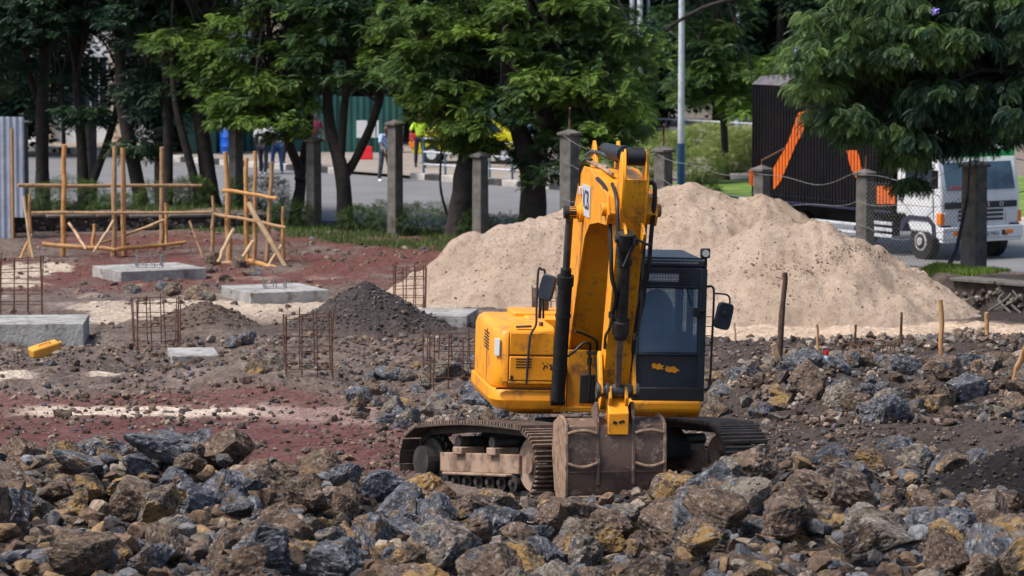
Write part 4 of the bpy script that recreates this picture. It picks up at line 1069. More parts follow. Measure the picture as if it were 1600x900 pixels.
# handrail and mirror on the door side
q = MB(); q.tube(smooth_path([(CX1 + .0, CY0 + .06, 2.66), (CX1 + .07, CY0 + .03, 2.66), (CX1 + .09, CY0 + .02, 2.55), (CX1 + .085, CY0 + .02, 2.0), (CX1 + .07, CY0 + .02, 1.42), (CX1 + .0, CY0 + .06, 1.36)]), .015, 8)
for zz in (2.28, 2.16, 2.04, 1.92): q.tube([(CX1, CY0 + .04, zz), (CX1 + .085, CY0 + .02, zz)], .006, 5)
q.build('handrail', BLK, CB)
q = MB(); q.tube(smooth_path([(CX1 + .08, CY0 + .02, 2.58), (CX1 + .24, CY0, 2.57), (CX1 + .29, CY0, 2.52), (CX1 + .29, CY0, 2.42)]), .012, 8)
mr = q.build('mirror_arm', BLK, CB)
def mirror(cx, cy, cz, w, h, tilt, yaw, parent):
    pr = []
    for i in range(24):
        a = i * math.pi / 12; c_, s_ = math.cos(a), math.sin(a)
        pr.append((abs(c_) ** .4 * (1 if c_ > 0 else -1) * w / 2, abs(s_) ** .4 * (1 if s_ > 0 else -1) * h / 2))
    m_ = MB(); m_.prism(pr, -.03, .03, fn=lambda hh, a, b: (a, hh, b))
    m3 = (Matrix.Rotation(yaw, 3, 'Z') @ Matrix.Rotation(tilt, 3, 'Y'))
    m_.v = [tuple(m3 @ Vector(p) + Vector((cx, cy, cz))) for p in m_.v]
    return m_.build('mirror', CABM, parent, bevel=.012)
mm_ = mirror(CX1 + .215, CY0 - .03, 2.30, .22, .34, R(12), R(14), CB)
q = MB(); q.box((CX1 + .22, CY0 - .075, 2.33), (.06, .03, .06)); q.build('mirror_clamp', BLK, mm_, bevel=.008)
# interior
q = MB()
pr = [(0.55 + .5 - .5, 0)]
for i in range(17):
    a = math.pi * i / 16
    pass
seat = []
for i in range(21):
    a = math.pi * i / 20
    seat.append((.86 - .25 * math.cos(a), 2.12 + .42 * math.sin(a)))
seat += [(1.10, 1.85), (.62, 1.85)]
q.prism(seat, -.62, -.5, fn=lambda hh, a, b: (a, hh, b)); q.bb(.60, 1.12, -1.1, -.5, 1.72, 1.86)
q.build('operator_seat', mat('grey_seat_cover', (.72, .76, .80, 1), (.6, .64, .7, 1), 5, rough=.8), CB, bevel=.05, seg=3)
q = MB(); q.bb(.52, .62, -1.2, -.5, 1.6, 2.0); q.bb(1.14, 1.24, -1.2, -.5, 1.6, 2.0); q.bb(.6, 1.15, CY1 - .14, CY1 - .07, 1.9, 2.12); q.build('control_console', BLK, CB, bevel=.02)
q = MB(); q.bb(CX0 + .08, CX1 - .1, CY1 - .10, CY1 - .07, 1.3, 1.80); q.build('rear_lining', mat('blue_grey_lining', (.30, .46, .62, 1), rough=.8, bmp=0), CB)
# yellow nose under the cab
q = MB(); q.prism([(CY0 + .02, 1.235), (CY0 - .03, 1.21), (CY0 - .02, 1.08), (CY0 + .12, .99), (CY1, .99), (CY1, 1.235)], CX0 - .02, CX1 - .03)
q.build('cab_base', YEL, UP, bevel=.035, seg=3)
# mirror and rails on the right-hand housing
q = MB(); q.tube(smooth_path([(-.86, -1.03, 1.33), (-.85, -1.05, 1.6), (-.83, -1.07, 1.95), (-.76, -1.06, 2.10), (-.755, -1.04, 2.3), (-.745, -1.03, 2.78), (-.70, -1.03, 2.80), (-.66, -1.03, 2.77), (-.67, -1.03, 2.5), (-.66, -1.0, 2.18)], 5), .015, 8)
q.tube([(-.71, -1.02, 2.18), (-.705, -1.03, 2.6)], .02, 8)
q.build('grab_rail', CABM, UP)
mirror(-.63, -1.08, 2.58, .20, .33, R(14), R(-28), UP)

# ================================================================== CONCRETE PADS AND REINFORCEMENT
def pad(px, py, zt, ang, w, d, th, label, corner='front'):
    p = atz(px, py, zt)
    e1 = Vector((math.cos(ang), math.sin(ang), 0)); e2 = Vector((-math.sin(ang), math.cos(ang), 0))
    o = Vector((p.x, p.y, 0))
    q = MB(); nseg = 1
    P = [o, o + e1 * w, o + e1 * w + e2 * d, o + e2 * d]
    q.hexa([v + Vector((0, 0, zt - th - .15)) for v in P] + [v + Vector((0, 0, zt)) for v in P])
    ob = q.build('concrete_pad', CONC, None, bevel=.018)
    tag(ob, label, 'concrete pad', 'concrete footing pads')
    return o + e1 * w / 2 + e2 * d / 2 + Vector((0, 0, zt))
c1 = pad(188.6, 424, .25, R(27), 1.9, 1.65, .25, 'rear left concrete pad with short bar stubs, before the timber frame')
c2 = pad(391, 457.4, .24, R(23), 1.62, 1.75, .25, 'square concrete pad with a round stone against its front, right of the rear left pad')
c3 = pad(-60, 506, .40, R(3), 2.1, 1.6, .45, 'large grey concrete pad cut by the left edge, behind the yellow can')
c4 = pad(268, 556, .24, R(8), .78, 1.3, .2, 'small half-buried concrete pad in the gravel')
c5 = pad(640, 492, .24, R(-8), 1.05, 1.4, .28, 'concrete pad at the left foot of the sand heap')
p = on(452, 470); rock(p.x, p.y - .1, .12, 'pale buff', 'round pale stone leaning against the front of a concrete pad', sink=.2)
def cage(x, y, z0, w, h, n, rings, label, m=RUST, rz=.15, r=.010, jit=.045):
    t = thing('rebar_cage', label, 'rebar cage', (x, y, z0), rz, 'reinforcement cages for columns')
    rr = random.Random(int(x * 100 + y))
    me = None
    vb = MB(); vb.tube([(0, 0, -.1), (0, 0, h)], r, 6)
    first = None
    for i in range(n):
        for j in range(n):
            if 0 < i < n - 1 and 0 < j < n - 1: continue
            if first is None: o = first = vb.build('vertical_bar', m, t)
            else: o = first.copy(); COL.objects.link(o)
            o.location = (-w / 2 + w * i / (n - 1), -w / 2 + w * j / (n - 1), 0)
            o.rotation_euler = (rr.uniform(-jit, jit), rr.uniform(-jit, jit), 0)
            o.scale = (1, 1, rr.uniform(.93, 1.05))
    a = w / 2 + r
    sb = MB(); sb.tube([(-a, -a, 0), (a, -a, 0), (a, a, 0), (-a, a, 0), (-a, -a, 0)], r * .75, 5)
    first = None
    for k in range(rings):
        if first is None: o = first = sb.build('stirrup', m, t)
        else: o = first.copy(); COL.objects.link(o)
        o.location = (0, 0, h * (.12 + .82 * k / max(rings - 1, 1))); o.rotation_euler = (rr.uniform(-jit, jit), rr.uniform(-jit, jit), 0)
    return t
def cagep(px, py, w, h, n, rings, label, m=RUST, rz=.15, dz=0):
    p = on(px, py); return cage(p.x, p.y, p.z + dz, w, h, n, rings, label, m, rz)
cagep(33, 492, .78, 1.0, 4, 5, 'tall rusty rebar cage on the pad at the left edge', dz=.1)
cagep(245, 540, .72, .92, 4, 4, 'rusty rebar cage standing beside the small brown earth mound', rz=.2)
cagep(482, 577, .72, .95, 4, 4, 'rusty rebar cage in front of the grey gravel mound', rz=.1)
cagep(704, 612, .70, .74, 4, 4, 'low rusty rebar cage just left of the excavator housing', rz=.25)
cagep(640, 486, .55, .85, 4, 5, 'rusty rebar cage behind the gravel mound, against the sand heap', rz=.1)
cagep(853, 492, .46, .52, 4, 3, 'rebar cage partly hidden behind the excavator hood', rz=.1)
cagep(1362, 556, .58, .24, 4, 2, 'low rusty rebar cage on the gravel ridge below the sand heap', rz=.2)
cage(c1.x, c1.y, c1.z - .02, .52, .28, 4, 2, 'short grey bar stubs rising from the rear left pad', GREYBAR, .2)
cage(c2.x, c2.y, c2.z - .02, .40, .2, 3, 1, 'short grey bar stubs rising from the square pad with the round stone', GREYBAR, .2)

# ================================================================== TIMBER FRAMES, STAKES, PLANKS
def pole(mb, a, b, r, rr, n=9):
    a, b = Vector(a), Vector(b); pts = []; rs = []
    for i in range(7):
        t = i / 6
        pts.append(a.lerp(b, t) + Vector((rr.uniform(-1, 1), rr.uniform(-1, 1), rr.uniform(-1, 1))) * r * .35)
        rs.append(r * (1.08 - .2 * t) * rr.uniform(.88, 1.12))
    mb.tube(pts, rs, n)
rr = random.Random(3)
WOOD2 = mat('weathered_timber', (.40, .24, .12, 1), (.27, .17, .09, 1), 6, .4, .65, .85, .5, 40, .008, c3=(.12, .07, .045, 1), s3=9, lo3=.56, hi3=.66)
WOOD3 = mat('orange_timber', (.55, .28, .09, 1), (.38, .18, .06, 1), 9, .4, .65, .8, .5, 40, .008, c3=(.14, .08, .05, 1), s3=12, lo3=.6, hi3=.68)
def member(name, par, p0, p1, r, Y0, Y1=None, m=WOOD):
    """a pole seen from p0 to p1, standing at depth Y0 (top end at Y1)"""
    if m is WOOD: m = rr.choice((WOOD, WOOD2, WOOD3))
    q = MB(); pole(q, aty(*p0, Y0), aty(*p1, Y1 or Y0), r, rr)
    return q.build(name, m, par)
TF = thing('timber_frame', 'timber batter-board frame of tall poles and long rails at the left', 'timber frame')
for px, yt, yb, Y in ((100, 226, 404, 85.2), (178, 230, 402, 85.0), (193, 232, 402, 85.2), (253, 230, 392, 87.2), (147, 350, 388, 88), (259, 318, 380, 88.5), (333, 306, 404, 85)):
    member('post', TF, (px + rr.uniform(-2, 2), yb), (px, yt), .058 if yt < 300 else .042, Y)
for a, b, Y0, Y1, r in (((28, 290), (316, 291), 85, 86.6, .045), ((50, 333), (332, 332), 84.8, 85, .038), ((66, 382), (180, 390), 84.8, 84.8, .05), ((180, 390), (290, 379), 84.8, 86.2, .045)):
    member('rail', TF, a, b, r, Y0, Y1)
for a, b, Y0, Y1 in (((108, 348), (134, 390), 85.1, 84.4), ((178, 345), (146, 395), 84.9, 84.0), ((256, 344), (170, 378), 87, 86.3)):
    member('brace', TF, a, b, .03, Y0, Y1, WOODP)
member('brace', TF, (238, 352), (146, 384), .03, 86.6, 85.6, WOOD2); member('brace', TF, (320, 410), (296, 345), .026, 85, 85.4, WOOD2)
for px, a in ((46, (36, 308)), (48, (45, 306))):
    pass
TP = thing('trestle', 'pair of thin splayed stakes tied together left of the timber frame', 'stakes')
member('stake', TP, (54, 418), (37, 308), .038, 84.6, 84.8, WOODP); member('stake', TP, (48, 408), (46, 304), .038, 84.9, 84.9); member('stake', TP, (31, 405), (50, 365), .03, 84.6, 84.9)
T2 = thing('timber_frame', 'smaller crooked timber frame with crossed braces, right of the long frame', 'timber frame')
for px0, yb, px1, yt, r in ((358, 412, 353, 237, .06), (386, 405, 385, 247, .052), (398, 404, 399, 237, .05), (417, 412, 425, 253, .05), (442, 410, 442, 322, .038)):
    member('post', T2, (px0, yb), (px1, yt), r, 84.2 if px0 < 400 else 83.6)
for a, b, Y0, Y1, r in (((349, 297), (432, 310), 84.0, 83.4, .042), ((334, 334), (446, 355), 84.2, 83.2, .04), ((345, 412), (390, 408), 83.6, 83.2, .045), ((388, 408), (447, 422), 83.2, 82.6, .055)):
    member('rail', T2, a, b, r, Y0, Y1)
for a, b, r in (((388, 318), (455, 430), .055), ((364, 360), (340, 410), .045), ((396, 376), (374, 410), .04), ((440, 384), (410, 428), .032)):
    member('brace', T2, a, b, r, 83.2, 82.8, WOODP)
member('brace', T2, (448, 375), (484, 424), .025, 83.6, 82.2, WOODD)
SG = 'marker stakes along the foot of the sand heap'
for px, yt, yb, r, m, lab in ((1149, 505, 545, .022, WOODP, 'thin pale stake just right of the excavator mirror'),
                              (1278, 507, 552, .022, WOOD, 'short thin stake right of the tall dark stick'),
                              (1335, 507, 560, .022, RUST, 'thin rusty stake at the low rebar cage'),
                              (1408, 488, 545, .022, WOODD, 'thin dark stake with no bark left of the thick wooden stake'),
                              (1471, 468, 556, .040, WOOD, 'thickest upright wooden stake in front of the sand heap'),
                              (1541, 488, 547, .036, WOOD, 'short wooden stake right of the thickest stake')):
    p = on(px, yb); q = MB(); pole(q, p + Vector((0, 0, -.12)), aty(px + rr.uniform(-2, 2), yt, p.y), r, rr)
    tag(q.build('stake', m), lab, 'stake', SG)
p = on(1584, 588); q = MB(); pole(q, p, aty(1606, 530, p.y - .2), .045, rr); tag(q.build('stake', WOOD), 'leaning wooden stake cut by the right edge of the photo', 'stake')
p = on(1216, 575); q = MB()
b = aty(1218, 560, p.y); pts = [aty(1217, 582, p.y), aty(1219, 540, p.y), aty(1221, 500, p.y), aty(1224, 465, p.y), aty(1227, 437, p.y), aty(1226, 426, p.y)]
q.tube(smooth_path(pts, 3), [.05] * 8 + [.042] * 8, 9); tag(q.build('stick', WOODD), 'tall dark crooked stick in front of the sand heap', 'stick')
p = on(1216, 596); q = MB(); q.box((p.x - .03, p.y, p.z + .13), (.085, .03, .34), (0, R(-17), .2)); tag(q.build('plank_offcut', WOODP, bevel=.004), 'pale plank offcut leaning in the rocks below the dark stick', 'plank')
p = on(1180, 592); q = MB(); q.box((p.x, p.y, p.z + .06), (.42, .05, .03), (0, R(20), .3)); tag(q.build('plank_offcut', WOODP, bevel=.004), 'thin splintered lath lying left of the leaning offcut', 'plank')
# yellow jerrycan
p = on(70, 557); J = thing('jerrycan', 'yellow plastic jerrycan lying on the gravel at the left', 'jerrycan', (p.x, p.y, p.z + .10), (R(8), R(-14), R(25)))
q = MB(); q.box((0, 0, 0), (.50, .26, .19)); q.build('can_body', JERRY, J, bevel=.035, seg=3)
q = MB(); q.cyl((.25, .0, .03), (.30, 0, .03), .04); q.build('cap', JERRY, J)
q = MB(); q.tube([(.1, -.05, .095), (.1, -.05, .125), (-.1, -.05, .125), (-.1, -.05, .095)], .014, 6); q.build('handle', JERRY, J)
# bottle with red cap in the rocks
p = on(1291, 622); B = thing('bottle', 'small bottle with red cap standing among the rocks on the right', 'bottle', (p.x, p.y, p.z + .03))
q = MB(); q.cyl((0, 0, 0), (0, 0, .11), .035); q.cyl((0, 0, .11), (0, 0, .15), .035, .018); q.build('bottle_body', mat('pale_bottle', (.5, .6, .75, 1), rough=.3, bmp=0), B)
q = MB(); q.cyl((0, 0, .145), (0, 0, .21), .034); q.build('cap', REDP, B)

# ================================================================== WALLS, SHEET, FENCE
def stone_wall(name, p0, p1, h0, h1, label, cap=True, th=.45, seed=1, roots=False):
    t = thing(name, label, 'stone wall')
    p0 = Vector((*p0, 0)); p1 = Vector((*p1, 0)); d = (p1 - p0); L = d.length; d.normalize(); n = Vector((-d.y, d.x, 0))
    rg_ = np.random.default_rng(seed)
    q = MB(); z = .1
    P = [p0 - n * .0, p1 - n * .0, p1 + n * th, p0 + n * th]
    q.hexa([v + Vector((0, 0, -.2)) for v in P] + [P[0] + Vector((0, 0, h0 - .06)), P[1] + Vector((0, 0, h1 - .06)), P[2] + Vector((0, 0, h1 - .06)), P[3] + Vector((0, 0, h0 - .06))])
    q.build('wall_core', mat('wall_earth', (.045, .035, .03, 1), (.09, .07, .06, 1), 5, bmp=.6, rough=.95), t)
    m = int(L * 22)
    tt = rg_.uniform(0, L, m); zz = rg_.uniform(0, 1, m)
    hh = h0 + (h1 - h0) * tt / L
    x = p0.x + d.x * tt; y = p0.y + d.y * tt; r = rg_.uniform(.05, .12, m)
    o = stones('facing_stones', x, y, r, rg_, .5, [(.10, .09, .085), (.17, .15, .13), (.06, .055, .055), (.24, .21, .18)], z=zz * (hh - .1)); o.parent = t
    if cap:
        q = MB(); k = 0
        while k < L:
            e = min(k + rg_.uniform(.5, 1.3), L); a = p0 + d * (k + .02); b = p0 + d * (e - .02); za = h0 + (h1 - h0) * k / L
            P = [a - n * .12, b - n * .12, b + n * (th - .05), a + n * (th - .05)]
            dz = rg_.uniform(-.02, .02)
            q.hexa([v + Vector((0, 0, za - .07 + dz)) for v in P] + [v + Vector((0, 0, za + dz)) for v in P]); k = e
        q.build('coping', POSTM, t, bevel=.015)
    if roots:
        for k in range(16):
            q = MB(); s_ = rg_.uniform(.2, L - .2); a = p0 + d * s_ - n * .1; z_ = rg_.uniform(.2, .45)
            q.tube(smooth_path([a + Vector((0, 0, z_)), a - n * .1 + d * rg_.uniform(-.2, .2) + Vector((0, 0, z_ * .6)), a - n * rg_.uniform(.1, .3) + d * rg_.uniform(-.4, .4) + Vector((0, 0, 0))]), rg_.uniform(.012, .03), 6)
            q.build('root', POSTM, t)
    return t
stone_wall('stone_wall', WL0, WL1, .50, .34, 'low rubble stone wall behind the timber frames at the left', seed=2)
stone_wall('stone_wall', (8.45, 73.4), (12.6, 69.2), .56, .62, 'broken stone wall with coping and hanging roots at the right edge', seed=3, roots=True)
q = MB(); a = Vector((7.35, 76.6, 0)); b = Vector((8.5, 73.7, 0)); n_ = Vector((.93, .37, 0)) * .4
q.hexa([a + Vector((0, 0, .06)), b + Vector((0, 0, .18)), b + n_ + Vector((0, 0, .18)), a + n_ + Vector((0, 0, .06)), a + Vector((0, 0, .16)), b + Vector((0, 0, .32)), b + n_ + Vector((0, 0, .32)), a + n_ + Vector((0, 0, .16))])
tag(q.build('kerb_slab', POSTM, bevel=.02), 'concrete slab edging between the sand heap and the broken wall', 'slab')
# corrugated sheet
def corrugated(p0, p1, z0, z1, pitch, amp, th=.01, zcut=None):
    p0, p1 = Vector((*p0, 0)), Vector((*p1, 0)); d = p1 - p0; L = d.length; d.normalize(); n = Vector((-d.y, d.x, 0))
    N = int(L / pitch * 8); q = MB(); V = []; F = []
    for i in range(N + 1):
        s = L * i / N; o = amp * math.sin(2 * math.pi * s / pitch)
        zb = z0 if zcut is None else zcut(s / L)
        a = p0 + d * s + n * o
        V += [(a.x, a.y, zb), (a.x, a.y, z1), (a.x + n.x * th, a.y + n.y * th, z1), (a.x + n.x * th, a.y + n.y * th, zb)]
    for i in range(N):
        k = i * 4
        for u, v in ((0, 1), (1, 2), (2, 3), (3, 0)): F.append((k + u, k + v, k + 4 + v, k + 4 + u))
    q.add(V, F); return q
sh = thing('corrugated_sheet', 'upright corrugated metal sheet at the left edge of the photo', 'metal sheet')
a = aty(-60, 365, 91.0); b = aty(39, 365, 90.6)
corrugated((a.x, a.y), (b.x, b.y), .05, 2.88, .16, .025, zcut=lambda u: .0 if u < .8 else .5).build('sheet', SHEET, sh, ang=60)
q = MB(); q.cyl((a.x, a.y + .1, 0), (a.x, a.y + .1, 2.7), .04); q.cyl((b.x - .3, b.y + .1, 0), (b.x - .3, b.y + .1, 2.6), .04); q.build('sheet_post', WOOD, sh)
# fence
FE = thing('concrete_post_fence', 'row of old concrete fence posts with barbed wire and rusty bent brackets', 'fence')
pr_ = random.Random(12)
tops = []
def fpost(k, h, w, bracket, lean=0.0, xy=None):
    x, y = (-11 + .698 * 2.94 * k, 100 - .716 * 2.94 * k) if xy is None else xy
    ang = R(-45.7) + R(180)
    q = MB()
    hw_ = w / 2
    V = []
    for z_, s_ in ((-.3, 1.0), (h * .5, .97), (h - .12, .94)):
        V += [(-hw_ * s_, -hw_ * s_ * .9, z_), (hw_ * s_, -hw_ * s_ * .9, z_), (hw_ * s_, hw_ * s_ * .9, z_), (-hw_ * s_, hw_ * s_ * .9, z_)]
    F = []
    for j in range(2):
        for i in range(4): F.append((j * 4 + i, j * 4 + (i + 1) % 4, j * 4 + 4 + (i + 1) % 4, j * 4 + 4 + i))
    F.append((8, 9, 10, 11)); q.add(V, F)
    po = q.build('post', POSTM, FE, bevel=.02)
    po.location = (x, y, 0 if xy is None else 0); po.rotation_euler = (0, R(lean), ang)
    q = MB(); c = hw_ + .035
    q.hexa([(-c, -c, h - .12), (c, -c, h - .12), (c, c, h - .12), (-c, c, h - .12), (-c, -c, h - .06), (c, -c, h - .06), (c, c, h - .06), (-c, c, h - .06)])
    q.add([(-c, -c, h - .06), (c, -c, h - .06), (c, c, h - .06), (-c, c, h - .06), (0, 0, h + .03)], [(0, 1, 4), (1, 2, 4), (2, 3, 4), (3, 0, 4)])
    cp = q.build('cap', POSTM, po, bevel=.02)
    if bracket:
        q = MB(); q.tube([(0, 0, h - .05), (0, 0, h + .28), (-bracket * .30, bracket * .30, h + .52)], .026, 6); q.build('bracket', RUST, po)
    tops.append(Vector((x, y, h)))
    return po
for k, h, w, br in ((-1, 2.3, .30, 0), (0, 2.48, .30, 0), (1, 2.3, .30, 0), (2, 2.42, .30, 0), (3, 2.25, .30, 0), (4, 2.75, .30, 0), (5, 2.1, .30, 0), (6, 2.72, .36, 1), (7, 2.45, .33, 1), (8, 2.14, .30, -1), (9, 2.18, .31, 0), (10, 2.48, .42, 0)):
    if br < 0: fpost(k, h, w, .0); 
    else: fpost(k, h, w, br)
p8 = tops[9]; q = MB(); q.tube([p8 + Vector((0, 0, -.05)), p8 + Vector((0, 0, .12)), p8 + Vector((.48, -.1, .38))], .024, 6); q.build('bracket', RUST, FE)
p9 = tops[10]; q = MB(); q.tube([p9 + Vector((0, 0, -.05)), p9 + Vector((.02, 0, .3))], .022, 6); q.build('bracket', RUST, FE)
for fz in (.96, .72, .45):
    q = MB()
    for i in range(7, len(tops) - 1):
        a, b = tops[i].copy(), tops[i + 1].copy(); a.z *= fz; b.z *= fz
        a += Vector((-.15, -.15, 0)); b += Vector((-.15, -.15, 0))
        sag = [(.2, -.3, .1), (-.15, .25, -.2)][i % 2]
        pts = [a.lerp(b, t) + Vector((0, 0, -.22 * math.sin(math.pi * t) + .06 * math.sin(9 * t + i + fz * 9))) for t in [j / 12 for j in range(13)]]
        q.tube(pts, .006, 4, False)
    q.build('barbed_wire', GREYBAR, FE, smooth=False)
# chain-link mesh between the two right-hand posts
q = MB(); a, b = tops[10], tops[11]; d = (b - a); d.z = 0; L = d.length; d.normalize()
for k in range(int((L + 1.9) / .10)):
    for sgn in (1, -1):
        s0 = k * .10 - (1.9 if sgn > 0 else 0); s1 = s0 + 1.9 * sgn if sgn > 0 else s0 - 1.9
        z0, z1 = .05, 1.95
        c0, c1_ = max(0, min(L, s0)), max(0, min(L, s1))
        if abs(c1_ - c0) < .02: continue
        za = z0 + (z1 - z0) * abs(c0 - s0) / 1.9; zb = z0 + (z1 - z0) * abs(c1_ - s0) / 1.9
        q.tube([a * 1 + d * c0 + Vector((-.12, -.12, za - a.z)), a + d * c1_ + Vector((-.12, -.12, zb - a.z))], .0035, 3, False)
q.build('chain_link_mesh', mat('dull_fence_wire', (.09, .09, .09, 1), bmp=0), FE, smooth=False)
# leaning strut and hanging cable
q = MB(); q.tube([aty(1455, 466, 75.5), aty(1494, 392, 76.5), aty(1512, 310, 77)], [.05, .045, .035], 8); q.tube([aty(1512, 310, 77), aty(1519, 200, 77), aty(1524, 60, 77)], [.024, .018, .016], 8)
tag(q.build('leaning_strut', BLK), 'black pole leaning up from the slab in front of the right-hand fence post', 'pole')

# ================================================================== TRUCK
TO = Vector((10.29, 84.28, 0)); TA = R(31.7)
TR = thing('box_truck', 'white cab truck with black and orange tarpaulin body parked behind the fence', 'truck', TO, TA)
def tside(px, py):
    q_ = (px - 800) / 6000
    y = (9.35 - 83.7 * q_) / (.525 + .85 * q_)
    Yw = 83.7 + .85 * y
    return y, 6.85 - Yw * (py + 81) / 6000 - .0
TX = 1.1
q = MB()
q.prism([(-.02, .80), (-.03, 1.50), (.16, 2.32), (.34, 2.55), (1.55, 2.58), (1.58, .98), (1.25, .98), (1.18, .80), (1.05, .62), (.40, .62), (.22, .50), (-.02, .50)], -TX, TX)
cab = q.build('cab', WHT, TR, bevel=.05, seg=3)
q = MB(); q.hexa([(-.95, -.035, 1.56), (.95, -.035, 1.56), (.95, .155, 2.24), (-.95, .155, 2.24), (-.95, .0, 1.56), (.95, .0, 1.56), (.95, .19, 2.24), (-.95, .19, 2.24)]); q.v = [(x, y - .01, z) for x, y, z in q.v]
q.build('windscreen', mat('truck_glass', (.07, .13, .17, 1), (.03, .05, .07, 1), 1.5, rough=.1, bmp=0, spec=.8), cab)
q = MB(); q.box((-.5, -.03, 1.62), (.7, .02, .08)); q.build('dashboard_cloth', mat('pink_cloth', (.5, .12, .15, 1), bmp=0), cab)
q = MB(); q.hexa([(-.75, .05, 2.28), (.98, .05, 2.28), (.98, .0, 2.46), (-.75, .0, 2.46), (-.75, .07, 2.28), (.98, .07, 2.28), (.98, .02, 2.46), (-.75, .02, 2.46)]); q.build('sun_visor', GRNV, cab)
q = MB(); q.prism([(.35, 2.56), (.45, 2.82), (.8, 2.9), (1.3, 2.6)], -.95, .95); q.build('air_deflector', WHT, cab, bevel=.03)
q = MB(); q.bb(-1.0, 1.0, -.05, -.02, 1.16, 1.19 + .11); q.build('grille_band', BLK, cab)
ob = q = MB()
for k in range(3): q.bb(-.62, .62, -.055, -.02, .88 + k * .095, .93 + k * .095)
q.build('grille', BLK, cab, bevel=.004)
for i, ch in enumerate('FUSO'):
    me = text_mesh(ch, .14, .004); o = link('lettering', me, WHTM, cab); o.location = (-.52 + i * .36, -.058, 1.23); o.rotation_euler = (math.pi / 2, 0, 0)
q = MB()
for k in range(3):   # three-rhombus badge
    a = math.pi / 2 + k * 2 * math.pi / 3; u = Vector((math.cos(a), 0, math.sin(a))); v = Vector((-math.sin(a), 0, math.cos(a))); c = Vector((.03, -.045, 1.40))
    P = [c, c + u * .045 + v * .026, c + u * .09, c + u * .045 - v * .026]
    q.add(P + [p_ + Vector((0, .012, 0)) for p_ in P], [(0, 1, 2, 3), (4, 7, 6, 5), (0, 4, 5, 1), (1, 5, 6, 2), (2, 6, 7, 3), (3, 7, 4, 0)])
q.build('badge', BLK, cab, smooth=False)
q = MB(); q.bb(-1.12, 1.12, -.13, .05, .50, .76); q.bb(-1.10, 1.10, -.10, .04, .42, .50); bp = q.build('bumper', WHT, TR, bevel=.02)
for s in (-1, 1):
    q = MB(); q.bb(s * .86 - .16, s * .86 + .16, -.06, -.01, .84, 1.08); hl = q.build('headlight', LENS, cab, bevel=.015)
    q = MB(); q.bb(s * 1.075 - .055, s * 1.075 + .055, -.055, .10, .82, 1.07); q.build('indicator', AMBER, cab, bevel=.012)
    q = MB(); q.bb(s * .72 - .11, s * .72 + .11, -.145, -.12, .58, .67); q.build('fog_lamp', AMBER, bp, bevel=.01)
q = MB(); q.bb(-.02, .46, -.145, -.128, .52, .66); npl = q.build('number_plate', WHTM, bp, bevel=.004)
o = link('lettering', text_mesh('33 7421', .115, .002), BLK, npl); o.location = (.22, -.148, .59); o.rotation_euler = (math.pi / 2, 0, 0)
q = MB(); q.bb(.52, .68, -.14, -.12, .55, .66); q.build('tow_cover', NAVY, bp)
for s in (-1, 1):
    q = MB(); q.bb(s * TX - .012, s * TX + .012, .30, 1.25, 1.55, 2.25); q.build('door_window', GLD, cab, bevel=.01)
    q = MB(); q.tube([(s * (TX + .012), .22, .92), (s * (TX + .012), .25, 1.5), (s * (TX + .012), .32, 2.3), (s * (TX + .012), 1.35, 2.35), (s * (TX + .012), 1.40, 1.3), (s * (TX + .012), .9, .95)], .008, 4); q.build('door_seam', BLK, cab)
    q = MB(); q.prism([(.24, 1.12), (.62, .88), (.66, .92), (.3, 1.18), (.3, 1.6), (.24, 1.6)], s * (TX + .004) - .012, s * (TX + .004) + .012); q.build('door_crease', WHTM, cab, bevel=.004)
    q = MB(); q.tube([(s * TX, .12, 2.2), (s * (TX + .22), -.05, 2.15), (s * (TX + .22), -.05, 1.5), (s * TX, .05, 1.45)], .012, 6)
    q.bb(s * (TX + .22) - .09, s * (TX + .22) + .09, -.09, -.04, 1.62, 2.02); q.build('wing_mirror', BLK, cab, bevel=.02)
    q = MB(); q.bb(s * .95 - .14, s * .95 + .14, -.05, .12, .44, .80); q.build('corner_panel', NAVY, cab, bevel=.02)
def wheel(x, y, s):
    t = MB(); t.cyl((x - .12, y, .41), (x + .12, y, .41), .41, n=36); w = t.build('wheel', BLK, TR, bevel=.03)
    t = MB(); t.cyl((x + s * .10, y, .41), (x + s * .135, y, .41), .23, .20, n=28); t.cyl((x + s * .13, y, .41), (x + s * .17, y, .41), .09, n=16)
    rm = t.build('rim', mat('rim_grey', (.45, .45, .46, 1), (.25, .24, .24, 1), 9, rough=.5), w, bevel=.01)
    t = MB(); t.cyl((x + s * .134, y, .41), (x + s * .138, y, .41), .165, n=24)
    t.build('rim_openings', DARKB, w)
for s in (-1, 1):
    wheel(s * .95, .72, s); wheel(s * .93, 5.3, s)
q = MB(); q.prism([(.12, .5), (.16, .82), (.36, .98), (1.1, .98), (1.35, .86), (1.42, .6), (1.30, .6), (1.22, .78), (1.05, .88), (.42, .88), (.28, .78), (.24, .5)], -TX - .03, TX + .03); q.build('wheel_arch', NAVY, cab, bevel=.01)
q = MB(); q.bb(-.45, .45, .2, 7.0, .55, .85); q.bb(-.9, .9, 1.45, 1.62, .6, 1.0); q.bb(-1.0, -.5, 2.2, 3.1, .42, .85); q.build('chassis', DARKB, TR, bevel=.02)
for z_ in (.42, .56, .70):
    q = MB(); q.bb(-TX - .02, -TX + .02, 1.72, 2.55, z_, z_ + .075); q.build('side_guard', WHTM, TR, bevel=.01)
for z_ in (.44, .62):
    q = MB(); q.bb(-TX - .02, -TX + .02, 2.75, 4.7, z_, z_ + .06); q.build('side_guard', WHTM, TR, bevel=.01)
